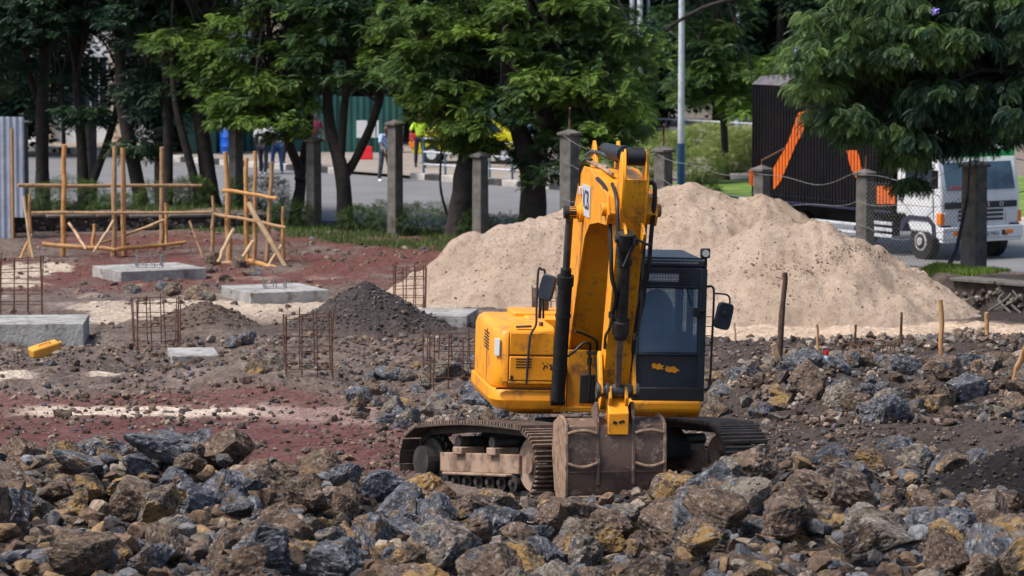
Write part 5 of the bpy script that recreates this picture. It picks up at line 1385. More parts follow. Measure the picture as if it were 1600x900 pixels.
# body with ribbed tarpaulin sides
q = MB(); q.bb(-1.14, 1.14, 1.68, 7.05, .92, 3.70); bd = q.build('cargo_body', BLKP, TR, bevel=.04)
q = MB(); q.prism([(-1.17, 3.68), (-.9, 3.86), (0, 3.93), (.9, 3.86), (1.17, 3.68)], 1.64, 7.08, fn=lambda h, a, b: (a, h, b)); q.build('body_roof', mat('dusty_roof_tarp', (.12, .11, .12, 1), (.07, .06, .07, 1), 3), bd, bevel=.02)
q = MB()
for k in range(45): q.cyl((-1.145, 1.74 + k * .12, .96), (-1.145, 1.74 + k * .12, 3.66), .024, n=6)
q.build('side_ribs', BLKP, bd)
q = MB(); q.bb(-1.185, -1.14, 1.68, 7.05, .98, 1.03); 
for k in range(36): q.box((-1.19, 1.8 + k * .15, 1.16), (.01, .03, .03))
q.build('lower_rail', NAVY, bd)
def orange(pts, name='orange_panel'):
    P = [tside(*p_) for p_ in pts]
    q = MB(); q.prism([(y, z) for y, z in P], -1.160, -1.142); q.build(name, ORNG, bd)
orange([(1250, 176), (1268, 170), (1258, 205), (1247, 225), (1232, 262), (1222, 285), (1212, 296), (1212, 262), (1226, 238), (1236, 218)])
orange([(1326, 234), (1343, 234), (1350, 262), (1349, 296), (1343, 280), (1333, 262)])
orange([(1373, 290), (1402, 290), (1402, 318), (1373, 318)])
orange([(1174, 264), (1186, 268), (1186, 291), (1174, 288)])

# ================================================================== POLES, RAILINGS, HOARDING, STREET THINGS
def lamp_post(px, Y, r, label, blue=0, h=8.5, arm=1):
    b = aty(px, 300, Y); t = thing('street_lamp', label, 'lamp post', (b.x, Y, 0))
    q = MB(); q.tube([(0, 0, blue), (0, 0, h)], [r, r * .7], 14); q.build('pole', WHTM, t)
    if blue: q = MB(); q.cyl((0, 0, 0), (0, 0, blue), r * 1.12, n=14); q.build('pole_base', BLUP, t)
    if arm:
        q = MB(); q.tube(smooth_path([(0, 0, h), (arm * .4, 0, h + .4), (arm * 1.5, 0, h + .55)]), r * .45, 8); a_ = q.build('arm', WHTM, t)
        q = MB(); q.box((arm * 1.8, 0, h + .55), (.6, .22, .12)); q.build('lamp_head', WHTM, a_, bevel=.03)
lamp_post(1064, 106.5, .095, 'white lamp post with blue foot behind the round-capped fence post', blue=1.45)
lamp_post(999, 128, .11, 'thick grey-white post left of the white lamp post with blue foot', h=8)
lamp_post(987, 131, .10, 'pale post close behind the thick grey-white post', h=8, arm=0)
lamp_post(1012, 134, .07, 'thin pale post right of the thick grey-white post', h=8, arm=0)
lamp_post(1151, 132, .075, 'thin pale post far behind the hedges near the truck', h=8, arm=0)
def railing(name, label, pts, h, n, mr, mp):
    t = thing(name, label, 'railing')
    a, b = Vector(pts[0]), Vector(pts[1])
    for k in range(n):
        p_ = a.lerp(b, k / (n - 1)); q = MB(); q.tube([p_, p_ + Vector((0, 0, h))], .035, 8); q.build('upright', mp, t)
    for z_ in (h - .03, h * .62, h * .3):
        q = MB(); q.tube([a + Vector((0, 0, z_)), b + Vector((0, 0, z_))], .03, 8); q.build('rail', mr, t)
railing('railing', 'blue and white street railing behind the painted kerb', (kp(.1, .45, .1), kp(7.4, .45, .1)), 1.15, 8, WHTM, RAILB)
railing('railing', 'far white railing behind the hedges under the dark trees', (aty(985, 240, 134).xy.to_3d(), aty(1215, 236, 128).xy.to_3d()), 1.0, 9, WHTM, RAILB)
H = thing('hoarding', 'teal green sheet hoarding along the far pavement', 'hoarding')
hs0 = aty(318, 242, 128.2); hs1 = aty(628, 242, 127.0)
corrugated((hs0.x, hs0.y), (hs1.x, hs1.y), .05, 1.95, .22, .02).build('sheet', TEAL, H, ang=60)
for k in range(7):
    p_ = Vector((hs0.x, hs0.y, 0)).lerp(Vector((hs1.x, hs1.y, 0)), k / 6); q = MB(); q.bb(p_.x - .04, p_.x + .04, p_.y - .10, p_.y - .03, .05, 2.0); q.build('hoarding_post', TEAL, H)
q = MB(); a = aty(557, 188, 127.2); b = aty(592, 215, 127.2); q.bb(a.x, b.x, a.y - .06, a.y - .03, b.z, a.z); q.build('white_notice', WHT, H)
q = MB(); q.bb(hs0.x, hs1.x, hs0.y - .6, hs0.y - .55, 2.3, 2.38); 
g0 = atz(312, 262, .1); 
# dark green kiosk left of the hoarding
KI = thing('kiosk', 'dark green shut kiosk at the left end of the hoarding', 'kiosk')
a = aty(296, 245, 129); q = MB(); q.bb(a.x, a.x + 1.1, 126.5, 128.0, .05, 2.5); q.build('kiosk_wall', mat('dark_green_paint', (.01, .06, .05, 1), (.02, .09, .07, 1), 2, rough=.6), KI, bevel=.02)
q = MB(); q.bb(a.x - .1, a.x + 1.2, 126.4, 128.1, 2.5, 2.62); q.build('kiosk_roof', TEAL, KI, bevel=.02)
# blue drum, red barrier block
p = atz(357, 241, .1); D = thing('water_drum', 'blue plastic barrel standing before the hoarding', 'barrel', (p.x, p.y, .1))
q = MB()
pf = [(0, .24), (.05, .26), (.25, .28), (.28, .295), (.31, .28), (.55, .28), (.58, .295), (.61, .28), (.82, .26), (.88, .22)]
q.tube([(0, 0, z_) for z_, r_ in pf], [r_ for z_, r_ in pf], 20); q.build('barrel', BLUEP, D); q = MB(); q.cyl((.1, 0, .88), (.1, 0, .91), .05); q.build('bung', BLUEP, D)
p = atz(571, 249, .1); 
q = MB(); q.hexa([(p.x - .24, p.y - .2, .1), (p.x + .24, p.y - .2, .1), (p.x + .24, p.y + .2, .1), (p.x - .24, p.y + .2, .1), (p.x - .16, p.y - .1, .52), (p.x + .22, p.y - .1, .52), (p.x + .22, p.y + .1, .52), (p.x - .16, p.y + .1, .52)])
tag(q.build('traffic_block', REDP, bevel=.03), 'red plastic traffic block standing at the foot of the hoarding', 'barrier')
# small yellow car beyond the railing, seen through the leaves
CR = thing('parked_car', 'yellow car with red tail lamp beyond the street railing, half hidden by leaves', 'car', (aty(735, 250, 121).x, 121, .1), R(-8))
q = MB(); q.prism([(-1.75, .3), (-1.8, .75), (-1.55, .95), (-1.2, 1.0), (-.8, 1.42), (.9, 1.45), (1.3, 1.0), (1.75, .92), (1.85, .55), (1.8, .3)], -.75, .75, fn=lambda h, a, b: (a, h, b)); body = q.build('body', mat('lime_yellow_car_paint', (.6, .55, .02, 1), rough=.3, bmp=0), CR, bevel=.06, seg=3)
q = MB(); q.prism([(-1.05, 1.0), (-.75, 1.34), (.8, 1.36), (1.15, 1.0)], -.765, .765, fn=lambda h, a, b: (a, h, b)); q.build('window', GLD, CR, bevel=.01)
for s in (-1.12, 1.15):
    for e in (-.68, .68):
        q = MB(); q.cyl((s, e - .1, .3), (s, e + .1, .3), .3, n=24); w_ = q.build('wheel', BLK, CR, bevel=.02); q = MB(); q.cyl((s, e - .11, .3), (s, e + .11, .3), .16, n=16); q.build('rim', WHTM, w_)
q = MB(); q.bb(-1.82, -1.6, -.78, -.60, .72, .95); q.build('tail_lamp', REDP, CR, bevel=.02)
q = MB(); q.bb(-1.83, -1.55, -.785, -.62, .50, .70); q.build('indicator', AMBER, CR, bevel=.02)
# ---- people
SKIN = mat('dark_skin', (.12, .06, .035, 1), rough=.5, bmp=0); HAIRM = mat('black_hair', (.01, .01, .01, 1), rough=.8, bmp=0)
def skinned(name, verts, edges, rad, m, parent, sub=2, root=0):
    me = bpy.data.meshes.new(name); me.from_pydata(verts, edges, []); me.materials.append(m)
    o = link(name, me, None, parent)
    sk = o.modifiers.new('skin', 'SKIN'); sk.use_smooth_shade = True
    for i, r_ in enumerate(rad):
        v = me.skin_vertices[0].data[i]; v.radius = (r_, r_ * .8) if isinstance(r_, float) else r_
        v.use_root = (i == root)
    su = o.modifiers.new('sub', 'SUBSURF'); su.levels = su.render_levels = sub
    return o
def person(px, py, Y, rz, label, shirt, trousers, shoe, bend=0.0, stride=.12, hgt=1.72, arms=((.05, -.12), (.05, -.12)), z0=None, hair=HAIRM):
    b = atz(px, py, .05) if Y is None else aty(px, py, Y)
    t = thing('person', label, 'person', (b.x, b.y, .1 if z0 is None else z0), rz)
    k = hgt / 1.72; f = -bend
    P = {'pel': (0, 0, .92), 'wai': (0, f * .3, 1.06), 'che': (0, f * .8, 1.28), 'nek': (0, f * 1.1, 1.45), 'hea': (0, f * 1.3 - .01, 1.55), 'top': (0, f * 1.35, 1.66),
         'shL': (.17, f * .95, 1.38), 'shR': (-.17, f * .95, 1.38)}
    for sd, s, ar in (('L', 1, arms[0]), ('R', -1, arms[1])):
        P['el' + sd] = (s * (.24 + ar[0]), f + .02 + ar[1] * .3, 1.13); P['wr' + sd] = (s * (.22 + ar[0]), f + ar[1], .90 - abs(ar[1]) * -.3); P['ha' + sd] = (s * (.22 + ar[0]), f + ar[1] * 1.25, .82 + abs(ar[1]) * .3)
        P['hi' + sd] = (s * .09, 0, .86); P['kn' + sd] = (s * .11, -stride * s * .5 - .03, .48); P['an' + sd] = (s * .11, -stride * s, .08); P['to' + sd] = (s * .13, -stride * s - .16, .03)
    P = {a: tuple(c * k for c in v) for a, v in P.items()}
    def chain(name, keys, edges, rad, m, root=0): return skinned(name, [P[q_] for q_ in keys], [(keys.index(a), keys.index(c)) for a, c in edges], [r_ * k for r_ in rad], m, t, root=root)
    body_keys = ['pel', 'wai', 'che', 'nek', 'hea', 'top', 'shL', 'elL', 'wrL', 'haL', 'shR', 'elR', 'wrR', 'haR', 'hiL', 'knL', 'anL', 'hiR', 'knR', 'anR']
    E = [('pel', 'wai'), ('wai', 'che'), ('che', 'nek'), ('nek', 'hea'), ('hea', 'top'), ('che', 'shL'), ('shL', 'elL'), ('elL', 'wrL'), ('wrL', 'haL'), ('che', 'shR'), ('shR', 'elR'), ('elR', 'wrR'), ('wrR', 'haR'), ('pel', 'hiL'), ('hiL', 'knL'), ('knL', 'anL'), ('pel', 'hiR'), ('hiR', 'knR'), ('knR', 'anR')]
    rad = [.11, .10, .12, .055, .10, .075, .055, .04, .028, .038, .055, .04, .028, .038, .075, .05, .035, .075, .05, .035]
    # fingers and thumb continue the hand inside the same body mesh
    vs = [P[q_] for q_ in body_keys]; ed = [(body_keys.index(a), body_keys.index(c)) for a, c in E]; rr_ = [r_ * k for r_ in rad]
    for hk in ('haL', 'haR'):
        h = Vector(P[hk]); base = body_keys.index(hk)
        for j in range(5):
            off = Vector(((j - 2) * .014, -.02 + (.03 if j == 4 else 0), -.05)) if j < 4 else Vector((0, -.05, -.02))
            vs.append(tuple(h + off)); rr_.append(.011); ed.append((base, len(vs) - 1))
            vs.append(tuple(h + off * 1.0 + Vector((0, -.01, -.035 + .006 * abs(j - 1))))); rr_.append(.009); ed.append((len(vs) - 2, len(vs) - 1))
    skinned('body', vs, ed, rr_, SKIN, t)
    chain('shirt', ['wai', 'che', 'shL', 'elL', 'shR', 'elR', 'pel'], [('pel', 'wai'), ('wai', 'che'), ('che', 'shL'), ('shL', 'elL'), ('che', 'shR'), ('shR', 'elR')], [.15, .17, .085, .065, .085, .065, .15], shirt, 1)
    chain('trousers', ['pel', 'hiL', 'knL', 'anL', 'hiR', 'knR', 'anR'], [('pel', 'hiL'), ('hiL', 'knL'), ('knL', 'anL'), ('pel', 'hiR'), ('hiR', 'knR'), ('knR', 'anR')], [.13, .11, .085, .068, .11, .085, .068], trousers)
    for sd in 'LR': skinned('shoe', [P['an' + sd], P['to' + sd]], [(0, 1)], [.055, .05], shoe, t)
    hv = [P['top'], P['hea']]; skinned('hair', [tuple(Vector(P['top']) + Vector((0, .02, .0))), tuple(Vector(P['hea']) + Vector((0, .035, .03)))], [(0, 1)], [.09, .10], hair, t)
    f_ = MB(); hc = Vector(P['hea'])
    f_.box(hc + Vector((0, -.095, .0)), (.022, .03, .04)); f_.build('nose', SKIN, t, bevel=.006)
    for s in (-1, 1): f_ = MB(); f_.box(hc + Vector((s * .085, 0, 0)), (.015, .03, .05)); f_.build('ear', SKIN, t, bevel=.005)
    for s in (-1, 1): f_ = MB(); f_.cyl(hc + Vector((s * .03, -.078, .025)), hc + Vector((s * .03, -.086, .025)), .009, n=8); f_.build('eye', WHT, t)
    f_ = MB(); f_.box(hc + Vector((0, -.082, -.045)), (.045, .01, .01)); f_.build('mouth', mat('lips', (.15, .05, .04, 1), bmp=0), t)
    return t
def plaid(name, a, b, c):
    m, nt, p = new_mat(name); co = objco(nt)
    w = nt.nodes.new('ShaderNodeTexWave'); w.inputs['Scale'].default_value = 6; w.bands_direction = 'DIAGONAL'; w.inputs['Distortion'].default_value = 2; nt.links.new(co, w.inputs['Vector'])
    nt.links.new(mix(nt, ramp(nt, w.outputs['Fac'], [(.45, K_), (.6, W_)]), a, b), p.inputs['Base Color']); p.inputs['Roughness'].default_value = .9
    return m
SHP = plaid('blue_white_plaid', (.62, .68, .78, 1), (.05, .2, .45, 1), None)
JEAN = mat('dark_jeans', (.025, .04, .06, 1), (.05, .07, .1, 1), 6, bmp=0); BLJ = mat('blue_jeans', (.01, .06, .2, 1), (.02, .09, .25, 1), 6, bmp=0); DTR = mat('dark_trousers', (.012, .015, .03, 1), bmp=0)
HIV = mat('hi_vis_yellow', (.5, .75, .04, 1), bmp=0); CYA = mat('cyan_cloth', (.02, .4, .6, 1), bmp=0); LBL = mat('light_blue_cloth', (.3, .5, .75, 1), bmp=0); MAR = mat('maroon_cloth', (.2, .02, .05, 1), bmp=0)
person(601, 284, 112.6, R(35), 'person in blue and white patterned shirt and dark jeans standing on the road edge', SHP, JEAN, WHT, bend=.08, stride=.13, arms=((0, -.25), (0, -.25)), z0=0)
person(621, 280, 113.6, R(-60), 'person in maroon top partly hidden behind a fence post', MAR, DTR, BLK, z0=0)
person(411, 270, 116.2, R(160), 'person in white shirt and dark trousers behind the fence post on the left', WHT, DTR, WHT, z0=.0, stride=.10)
person(433, 269, 116.6, R(200), 'person in white shirt and blue jeans beside the one in dark trousers', WHT, BLJ, WHT, z0=.0, stride=.16)
person(450, 250, 120.2, R(20), 'person all in dark clothes standing before the hoarding', DTR, DTR, BLK)
person(656, 256, 118.5, R(10), 'person in bright yellow-green jacket beyond the railing', HIV, DTR, BLK)
person(746, 250, 118.6, R(0), 'person in cyan shirt and cap between the tree trunks', CYA, DTR, BLK, hair=CYA)
person(838, 252, 117.5, R(0), 'person in light blue shirt behind the thick tree trunk', LBL, DTR, BLK)
person(491, 240, 119.4, R(20), 'person in red top in front of the hoarding, seen between trunks', MAR, JEAN, BLK)

# ================================================================== BUILDINGS BEYOND THE STREET
def building(name, label, x0, x1, Y, dep, h, wall, cols, win_rows, wcol, rail=False):
    t = thing(name, label, 'building', ((x0 + x1) / 2, Y, 0))
    w = x1 - x0
    q = MB(); q.bb(-w / 2, w / 2, 0, dep, 0, h); q.build('wall', wall, t, bevel=.03)
    for i in range(cols + 1):
        q = MB(); x = -w / 2 + w * i / cols; q.bb(x - .28, x + .28, -.25, .05, 0, h); q.build('pillar', wcol, t, bevel=.03)
    for (za, zb) in win_rows:
        for i in range(cols):
            x = -w / 2 + w * (i + .5) / cols; ww = w / cols - .9
            q = MB(); q.bb(x - ww / 2, x + ww / 2, -.03, .02, za, zb); f = q.build('window', GLD, t)
            q = MB()
            for k in range(7): xx = x - ww / 2 + ww * k / 6; q.bb(xx - .02, xx + .02, -.07, -.035, za, zb)
            for zz in (za, (za + zb) / 2, zb): q.bb(x - ww / 2, x + ww / 2, -.08, -.04, zz - .03, zz + .03)
            q.build('window_grille', WHTM, f)
    q = MB(); q.bb(-w / 2 - .3, w / 2 + .3, -.5, dep + .2, h, h + .25); q.build('roof', POSTM, t, bevel=.03)
building('pale_building', 'pale grey building with tan pillars and barred windows behind the left trees', -19, -8.3, 134, 10, 8.0, PALEW, 4, ((.9, 3.1), (4.3, 6.6)), TANW)
building('tan_building', 'tan plastered building rising behind the teal hoarding', -7.2, -.6, 140, 10, 8.5, TANW, 4, ((1.0, 2.6), (3.6, 5.6), (6.4, 7.8)), PALEW)
building('white_building', 'white building glimpsed behind the pale posts', 2.2, 5.4, 176, 8, 9.0, PALEW, 2, ((4.0, 5.2), (6.0, 7.5)), WHT)

# ================================================================== FOLIAGE
vg = np.random.default_rng(11)
def frond_template(pairs=8, droop=.28, pw=.055):
    V = []; 
    for k in range(pairs):
        t = .12 + .88 * k / (pairs - 1)
        ln = .40 * math.sin(math.pi * (.18 + .74 * t)) ** .8
        x, z = t, -droop * t * t
        for s in (-1, 1):
            a = math.radians(58 - 22 * t)
            dx, dy = math.cos(a) * ln, math.sin(a) * ln * s
            nx_, ny_ = -math.sin(a) * pw, math.cos(a) * pw * s
            z2 = z - .10 * ln - droop * .5 * ln * t
            V += [(x, 0, z), (x + dx * .55 + nx_, dy * .55 + ny_, z - .01 + .02), (x + dx, dy, z2), (x + dx * .55 - nx_, dy * .55 - ny_, z - .04)]
    V += [(1.0, -.03, -droop), (1.0, .03, -droop), (1.28, .0, -droop * 1.45), (1.1, 0, -droop * 1.1)]
    V = np.array(V); F = np.arange(len(V)).reshape(-1, 4)
    return V, F
FT = frond_template(8, .20, .027)
FTC = frond_template(4, .35)
def fronds(C, D, L, shade, base, tmpl=FT, flop=.3):
    """C centres, D main directions, L lengths -> one quad soup. shade 0..1 mixes the two leaf colours"""
    n = len(C); V0, F0 = tmpl
    D = D / np.linalg.norm(D, axis=1)[:, None]
    up = np.array([0, 0, 1.0]) + vg.normal(0, flop, (n, 3))
    Yx = np.cross(up, D); Yx /= np.linalg.norm(Yx, axis=1)[:, None] + 1e-9
    Zx = np.cross(D, Yx)
    P = (V0[None, :, 0:1] * D[:, None, :] + V0[None, :, 1:2] * Yx[:, None, :] + V0[None, :, 2:3] * Zx[:, None, :]) * L[:, None, None]
    P[:, :, 2] -= (V0[None, :, 0] ** 2) * (L * .12)[:, None]
    P += C[:, None, :]
    F = (F0[None] + (np.arange(n) * len(V0))[:, None, None]).reshape(-1, F0.shape[1])
    c0, c1 = np.array(base[0]), np.array(base[1])
    c = c0 + (c1 - c0) * shade[:, None]
    c = c * vg.uniform(.8, 1.2, (n, 1))
    c = np.repeat(c[:, None, :], len(V0), 1).reshape(-1, 3)
    return P.reshape(-1, 3), F, c
def crown(parent, clumps, L, base, per=9, sprays=9, tmpl=FT, hang=0.0, name='crown'):
    """clumps: (centre, radius, leaf tone). every clump is a flattened cushion of sprays, each spray a rosette of fronds"""
    CC, DD, LL, SH = [], [], [], []
    for c, r, yv in clumps:
        ns = max(3, int(sprays * vg.uniform(.7, 1.3)))
        th = vg.uniform(0, 2 * math.pi, ns); rad = r * np.sqrt(vg.uniform(.02, 1, ns))
        sc = np.stack([c[0] + rad * np.cos(th), c[1] + rad * np.sin(th), c[2] + .28 * r * (1 - (rad / r) ** 2) + vg.normal(0, .10 * r, ns)], -1)
        for s_, th_ in zip(sc, th):
            k = max(4, int(per * vg.uniform(.7, 1.3)))
            a = th_ + vg.uniform(-1.9, 1.9, k)
            el = vg.uniform(-.40 - hang, .65 - hang, k)
            d = np.stack([np.cos(a) * np.cos(el), np.sin(a) * np.cos(el), np.sin(el)], -1)
            CC.append(np.repeat(s_[None], k, 0) + vg.normal(0, .04, (k, 3))); DD.append(d); LL.append(L * vg.uniform(.65, 1.15, k))
            SH.append(np.clip(yv + vg.normal(0, .13) + vg.normal(0, .06, k), 0, 1))
    P, F, c = fronds(np.concatenate(CC), np.concatenate(DD), np.concatenate(LL), np.concatenate(SH), base, tmpl)
    o = link(name, np_mesh(name, P, F, False, c), LEAF, parent)
    return o
def tree(name, label, base_px, Y, trunks, blobs, L=.27, base=((.018, .055, .018), (.12, .20, .02)), r0=.2, per=10, sprays=13, spread=1.7, hang=0.0, tmpl=FT, group='trees along the fence', cr=(.30, .62)):
    """trunks: list of [(px,py,r), ...] at depth Y; blobs: (px, py, rx_px, ry_px, count, leaf tone)"""
    b = aty(base_px[0], base_px[1], Y); gz = g1(b.x, Y)
    t = thing(name, label, 'tree', (b.x, Y, gz), 0, group)
    off = Vector((b.x, Y, gz))
    q = MB()
    tips = []
    for ti, tr in enumerate(trunks):
        pts = []; rs = []
        for i, (px, py, r_) in enumerate(tr):
            p = aty(px, py, Y + (0 if i == 0 else (vg.uniform(-.25, .25) * i))) - off
            if ti == 0 and i == 0: p = Vector((0, 0, -.15))
            pts.append(p); rs.append(r_)
        sp = smooth_path(pts, 5)
        rr_ = [rs[min(i // 5, len(rs) - 1)] + (rs[min(i // 5 + 1, len(rs) - 1)] - rs[min(i // 5, len(rs) - 1)]) * (i % 5) / 5 for i in range(len(sp))]
        rr_ = [a * vg.uniform(.93, 1.08) for a in rr_]
        if ti == 0: rr_[0] *= 1.35; rr_[1] *= 1.12
        q.tube(sp, rr_, 12); tips.append((sp[-1], rr_[-1])); tips.append((sp[len(sp) * 2 // 3], rr_[len(sp) * 2 // 3] * .7))
    clumps = []
    for px, py, rx, ry, n, yv in blobs:  # blob tone lightens young leaves and also paints lit and shaded crown parts
        for _ in range(int(n * 1.25)):
            while True:
                u = vg.uniform(-1, 1, 2)
                if u @ u < 1: break
            Yc = Y + vg.uniform(-spread, spread)
            c = aty(px + rx * u[0], py + ry * u[1], Yc) - off
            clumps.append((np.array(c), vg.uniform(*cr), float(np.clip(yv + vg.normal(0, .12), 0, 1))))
            if vg.random() < .35:
                s_, sr = tips[vg.integers(0, len(tips))]
                mid = s_.lerp(c, .5) + Vector((vg.uniform(-.2, .2), vg.uniform(-.2, .2), vg.uniform(.0, .35)))
                q.tube(smooth_path([s_, mid, c], 3), [max(.02, min(sr * .6, .06)) * f_ for f_ in (1, .9, .8, .7, .6, .45, .35)], 6)
    q.build('trunk', BARK, t, ang=60)
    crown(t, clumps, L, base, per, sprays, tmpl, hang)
    return t
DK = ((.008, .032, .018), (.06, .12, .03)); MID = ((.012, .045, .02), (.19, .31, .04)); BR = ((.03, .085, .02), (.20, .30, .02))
def yf(px): return 101.5 - .0172 * (px - 50)
JT = 'jacaranda trees along the fence'
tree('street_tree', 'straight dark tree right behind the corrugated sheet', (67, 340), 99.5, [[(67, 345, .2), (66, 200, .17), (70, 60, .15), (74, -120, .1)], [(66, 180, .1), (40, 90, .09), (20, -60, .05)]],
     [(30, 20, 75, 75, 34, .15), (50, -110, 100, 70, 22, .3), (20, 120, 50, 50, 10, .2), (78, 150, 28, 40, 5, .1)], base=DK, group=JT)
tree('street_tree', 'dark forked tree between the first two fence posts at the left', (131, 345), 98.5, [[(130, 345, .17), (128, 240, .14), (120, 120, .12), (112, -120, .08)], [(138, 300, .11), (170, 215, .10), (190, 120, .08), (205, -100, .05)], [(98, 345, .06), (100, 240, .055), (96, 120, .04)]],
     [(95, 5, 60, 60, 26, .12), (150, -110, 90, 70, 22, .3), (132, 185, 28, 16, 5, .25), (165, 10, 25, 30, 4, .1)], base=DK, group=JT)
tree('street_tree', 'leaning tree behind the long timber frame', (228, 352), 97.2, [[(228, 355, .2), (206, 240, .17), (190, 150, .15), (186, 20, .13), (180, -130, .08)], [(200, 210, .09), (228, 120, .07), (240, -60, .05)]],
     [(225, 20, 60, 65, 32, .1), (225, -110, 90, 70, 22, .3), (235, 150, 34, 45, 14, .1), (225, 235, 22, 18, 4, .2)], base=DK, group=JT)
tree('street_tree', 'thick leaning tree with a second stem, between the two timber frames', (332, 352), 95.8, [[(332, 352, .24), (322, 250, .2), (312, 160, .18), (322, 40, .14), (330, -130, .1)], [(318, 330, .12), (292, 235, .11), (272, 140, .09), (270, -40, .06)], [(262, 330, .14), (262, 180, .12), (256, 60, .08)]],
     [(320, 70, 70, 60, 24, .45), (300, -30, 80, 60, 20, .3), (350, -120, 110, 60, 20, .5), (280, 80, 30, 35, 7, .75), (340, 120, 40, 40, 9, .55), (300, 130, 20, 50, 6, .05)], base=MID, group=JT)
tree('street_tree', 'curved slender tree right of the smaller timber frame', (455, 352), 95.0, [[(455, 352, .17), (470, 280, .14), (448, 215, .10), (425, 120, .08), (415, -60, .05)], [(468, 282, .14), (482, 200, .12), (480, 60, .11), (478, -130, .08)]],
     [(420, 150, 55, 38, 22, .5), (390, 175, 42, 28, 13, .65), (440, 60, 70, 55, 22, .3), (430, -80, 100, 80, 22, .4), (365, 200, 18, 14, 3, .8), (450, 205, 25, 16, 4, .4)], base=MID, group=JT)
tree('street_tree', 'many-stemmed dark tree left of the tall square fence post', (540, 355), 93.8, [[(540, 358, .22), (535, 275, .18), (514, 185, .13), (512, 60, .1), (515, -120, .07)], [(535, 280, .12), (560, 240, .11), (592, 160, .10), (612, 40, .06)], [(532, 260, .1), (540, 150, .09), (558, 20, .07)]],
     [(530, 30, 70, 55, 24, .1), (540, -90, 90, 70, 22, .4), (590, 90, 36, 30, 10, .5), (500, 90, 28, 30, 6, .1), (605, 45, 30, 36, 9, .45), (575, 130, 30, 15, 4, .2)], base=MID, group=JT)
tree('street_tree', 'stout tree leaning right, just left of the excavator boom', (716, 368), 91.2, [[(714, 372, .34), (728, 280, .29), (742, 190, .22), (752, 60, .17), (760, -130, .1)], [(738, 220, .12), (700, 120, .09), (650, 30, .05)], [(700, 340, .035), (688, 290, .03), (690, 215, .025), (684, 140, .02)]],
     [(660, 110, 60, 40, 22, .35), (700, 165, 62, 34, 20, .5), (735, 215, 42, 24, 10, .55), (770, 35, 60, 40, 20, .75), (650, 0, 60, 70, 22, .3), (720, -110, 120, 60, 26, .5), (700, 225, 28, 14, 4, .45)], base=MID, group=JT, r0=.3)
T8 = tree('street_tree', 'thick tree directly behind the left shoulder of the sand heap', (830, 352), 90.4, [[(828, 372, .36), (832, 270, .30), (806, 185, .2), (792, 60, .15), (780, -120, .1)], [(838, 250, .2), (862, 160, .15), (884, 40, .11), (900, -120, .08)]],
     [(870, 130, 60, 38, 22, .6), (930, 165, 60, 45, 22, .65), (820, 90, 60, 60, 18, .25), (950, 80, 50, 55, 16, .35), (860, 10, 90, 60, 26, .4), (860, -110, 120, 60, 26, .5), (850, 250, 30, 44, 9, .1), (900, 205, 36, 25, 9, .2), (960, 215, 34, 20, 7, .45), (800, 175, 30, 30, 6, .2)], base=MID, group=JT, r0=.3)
# a long bare limb reaches over the excavator
# nearer tree at the right: its crown hangs over the truck
tree('overhanging_tree', 'large dark tree whose hanging branches cover the truck cab at the right', (1690, 470), 76.5, [[(1690, 500, .32), (1660, 330, .28), (1600, 120, .2), (1500, -60, .12)], [(1640, 200, .14), (1500, 170, .07), (1380, 210, .04)], [(1600, 120, .1), (1430, 60, .07), (1290, 60, .04)], [(1630, 180, .1), (1560, 210, .06), (1480, 240, .03)]],
     [(1350, 50, 85, 65, 38, .45), (1285, 105, 55, 45, 22, .55), (1450, 50, 80, 50, 30, .45), (1560, 40, 80, 70, 34, .12), (1400, 150, 75, 45, 24, .2), (1510, 155, 80, 45, 24, .08), (1600, 145, 60, 55, 18, .08), (1340, 190, 60, 32, 16, .2), (1425, 225, 40, 30, 9, .12), (1432, 275, 14, 20, 2, .08), (1440, -110, 180, 70, 50, .55), (1620, -110, 80, 70, 20, .5), (1545, 215, 50, 22, 8, .05)],
     L=.27, base=((.010, .038, .022), (.135, .225, .045)), hang=.60, group='', cr=(.25, .5), spread=1.9, per=10, sprays=13)
# flowers
for px, py, r_ in ((1424, 92, .07), (1244, 84, .03), (1460, 18, .03)):
    p = aty(px, py, 74.6); n = 60
    x_ = vg.normal(p.x, r_, n); y_ = vg.normal(p.y, r_, n); z_ = vg.normal(p.z, r_, n)
    o = stones('blossom', x_, y_, vg.uniform(.012, .03, n), vg, .5, [(.25, .22, .75), (.35, .3, .85)], z=z_)
    tag(o, {1424: 'violet blossom cluster hanging in the overhanging tree', 1244: 'small violet blossom at the left tip of the overhanging crown', 1460: 'small violet blossom near the top of the overhanging crown'}[px], 'blossom', 'violet blossoms')
# mid tree between excavator and truck, farther back
tree('street_tree', 'loose green tree between the lamp post and the truck body', (1135, 262), 112, [[(1135, 280, .12), (1130, 180, .1), (1120, 80, .08), (1110, -80, .06)], [(1130, 190, .05), (1165, 130, .04)]],
     [(1130, 130, 50, 40, 22, .5), (1165, 165, 26, 26, 8, .7), (1090, 90, 60, 50, 18, .2), (1110, 0, 80, 50, 22, .1), (1075, 150, 28, 25, 6, .3), (1170, 110, 24, 24, 6, .6)], base=MID, L=.34, group='', sprays=9, per=9)
tree('street_tree', 'small yellowish tree behind the excavator boom, left of the lamp post', (960, 300), 104, [[(960, 300, .1), (962, 220, .09), (975, 120, .07)], [(962, 220, .05), (940, 150, .04)]],
     [(975, 175, 34, 40, 18, .6), (950, 220, 34, 24, 10, .5), (985, 100, 30, 35, 10, .4), (935, 250, 18, 14, 3, .4)], base=MID, L=.32, group='', sprays=9, per=9)
q = MB()
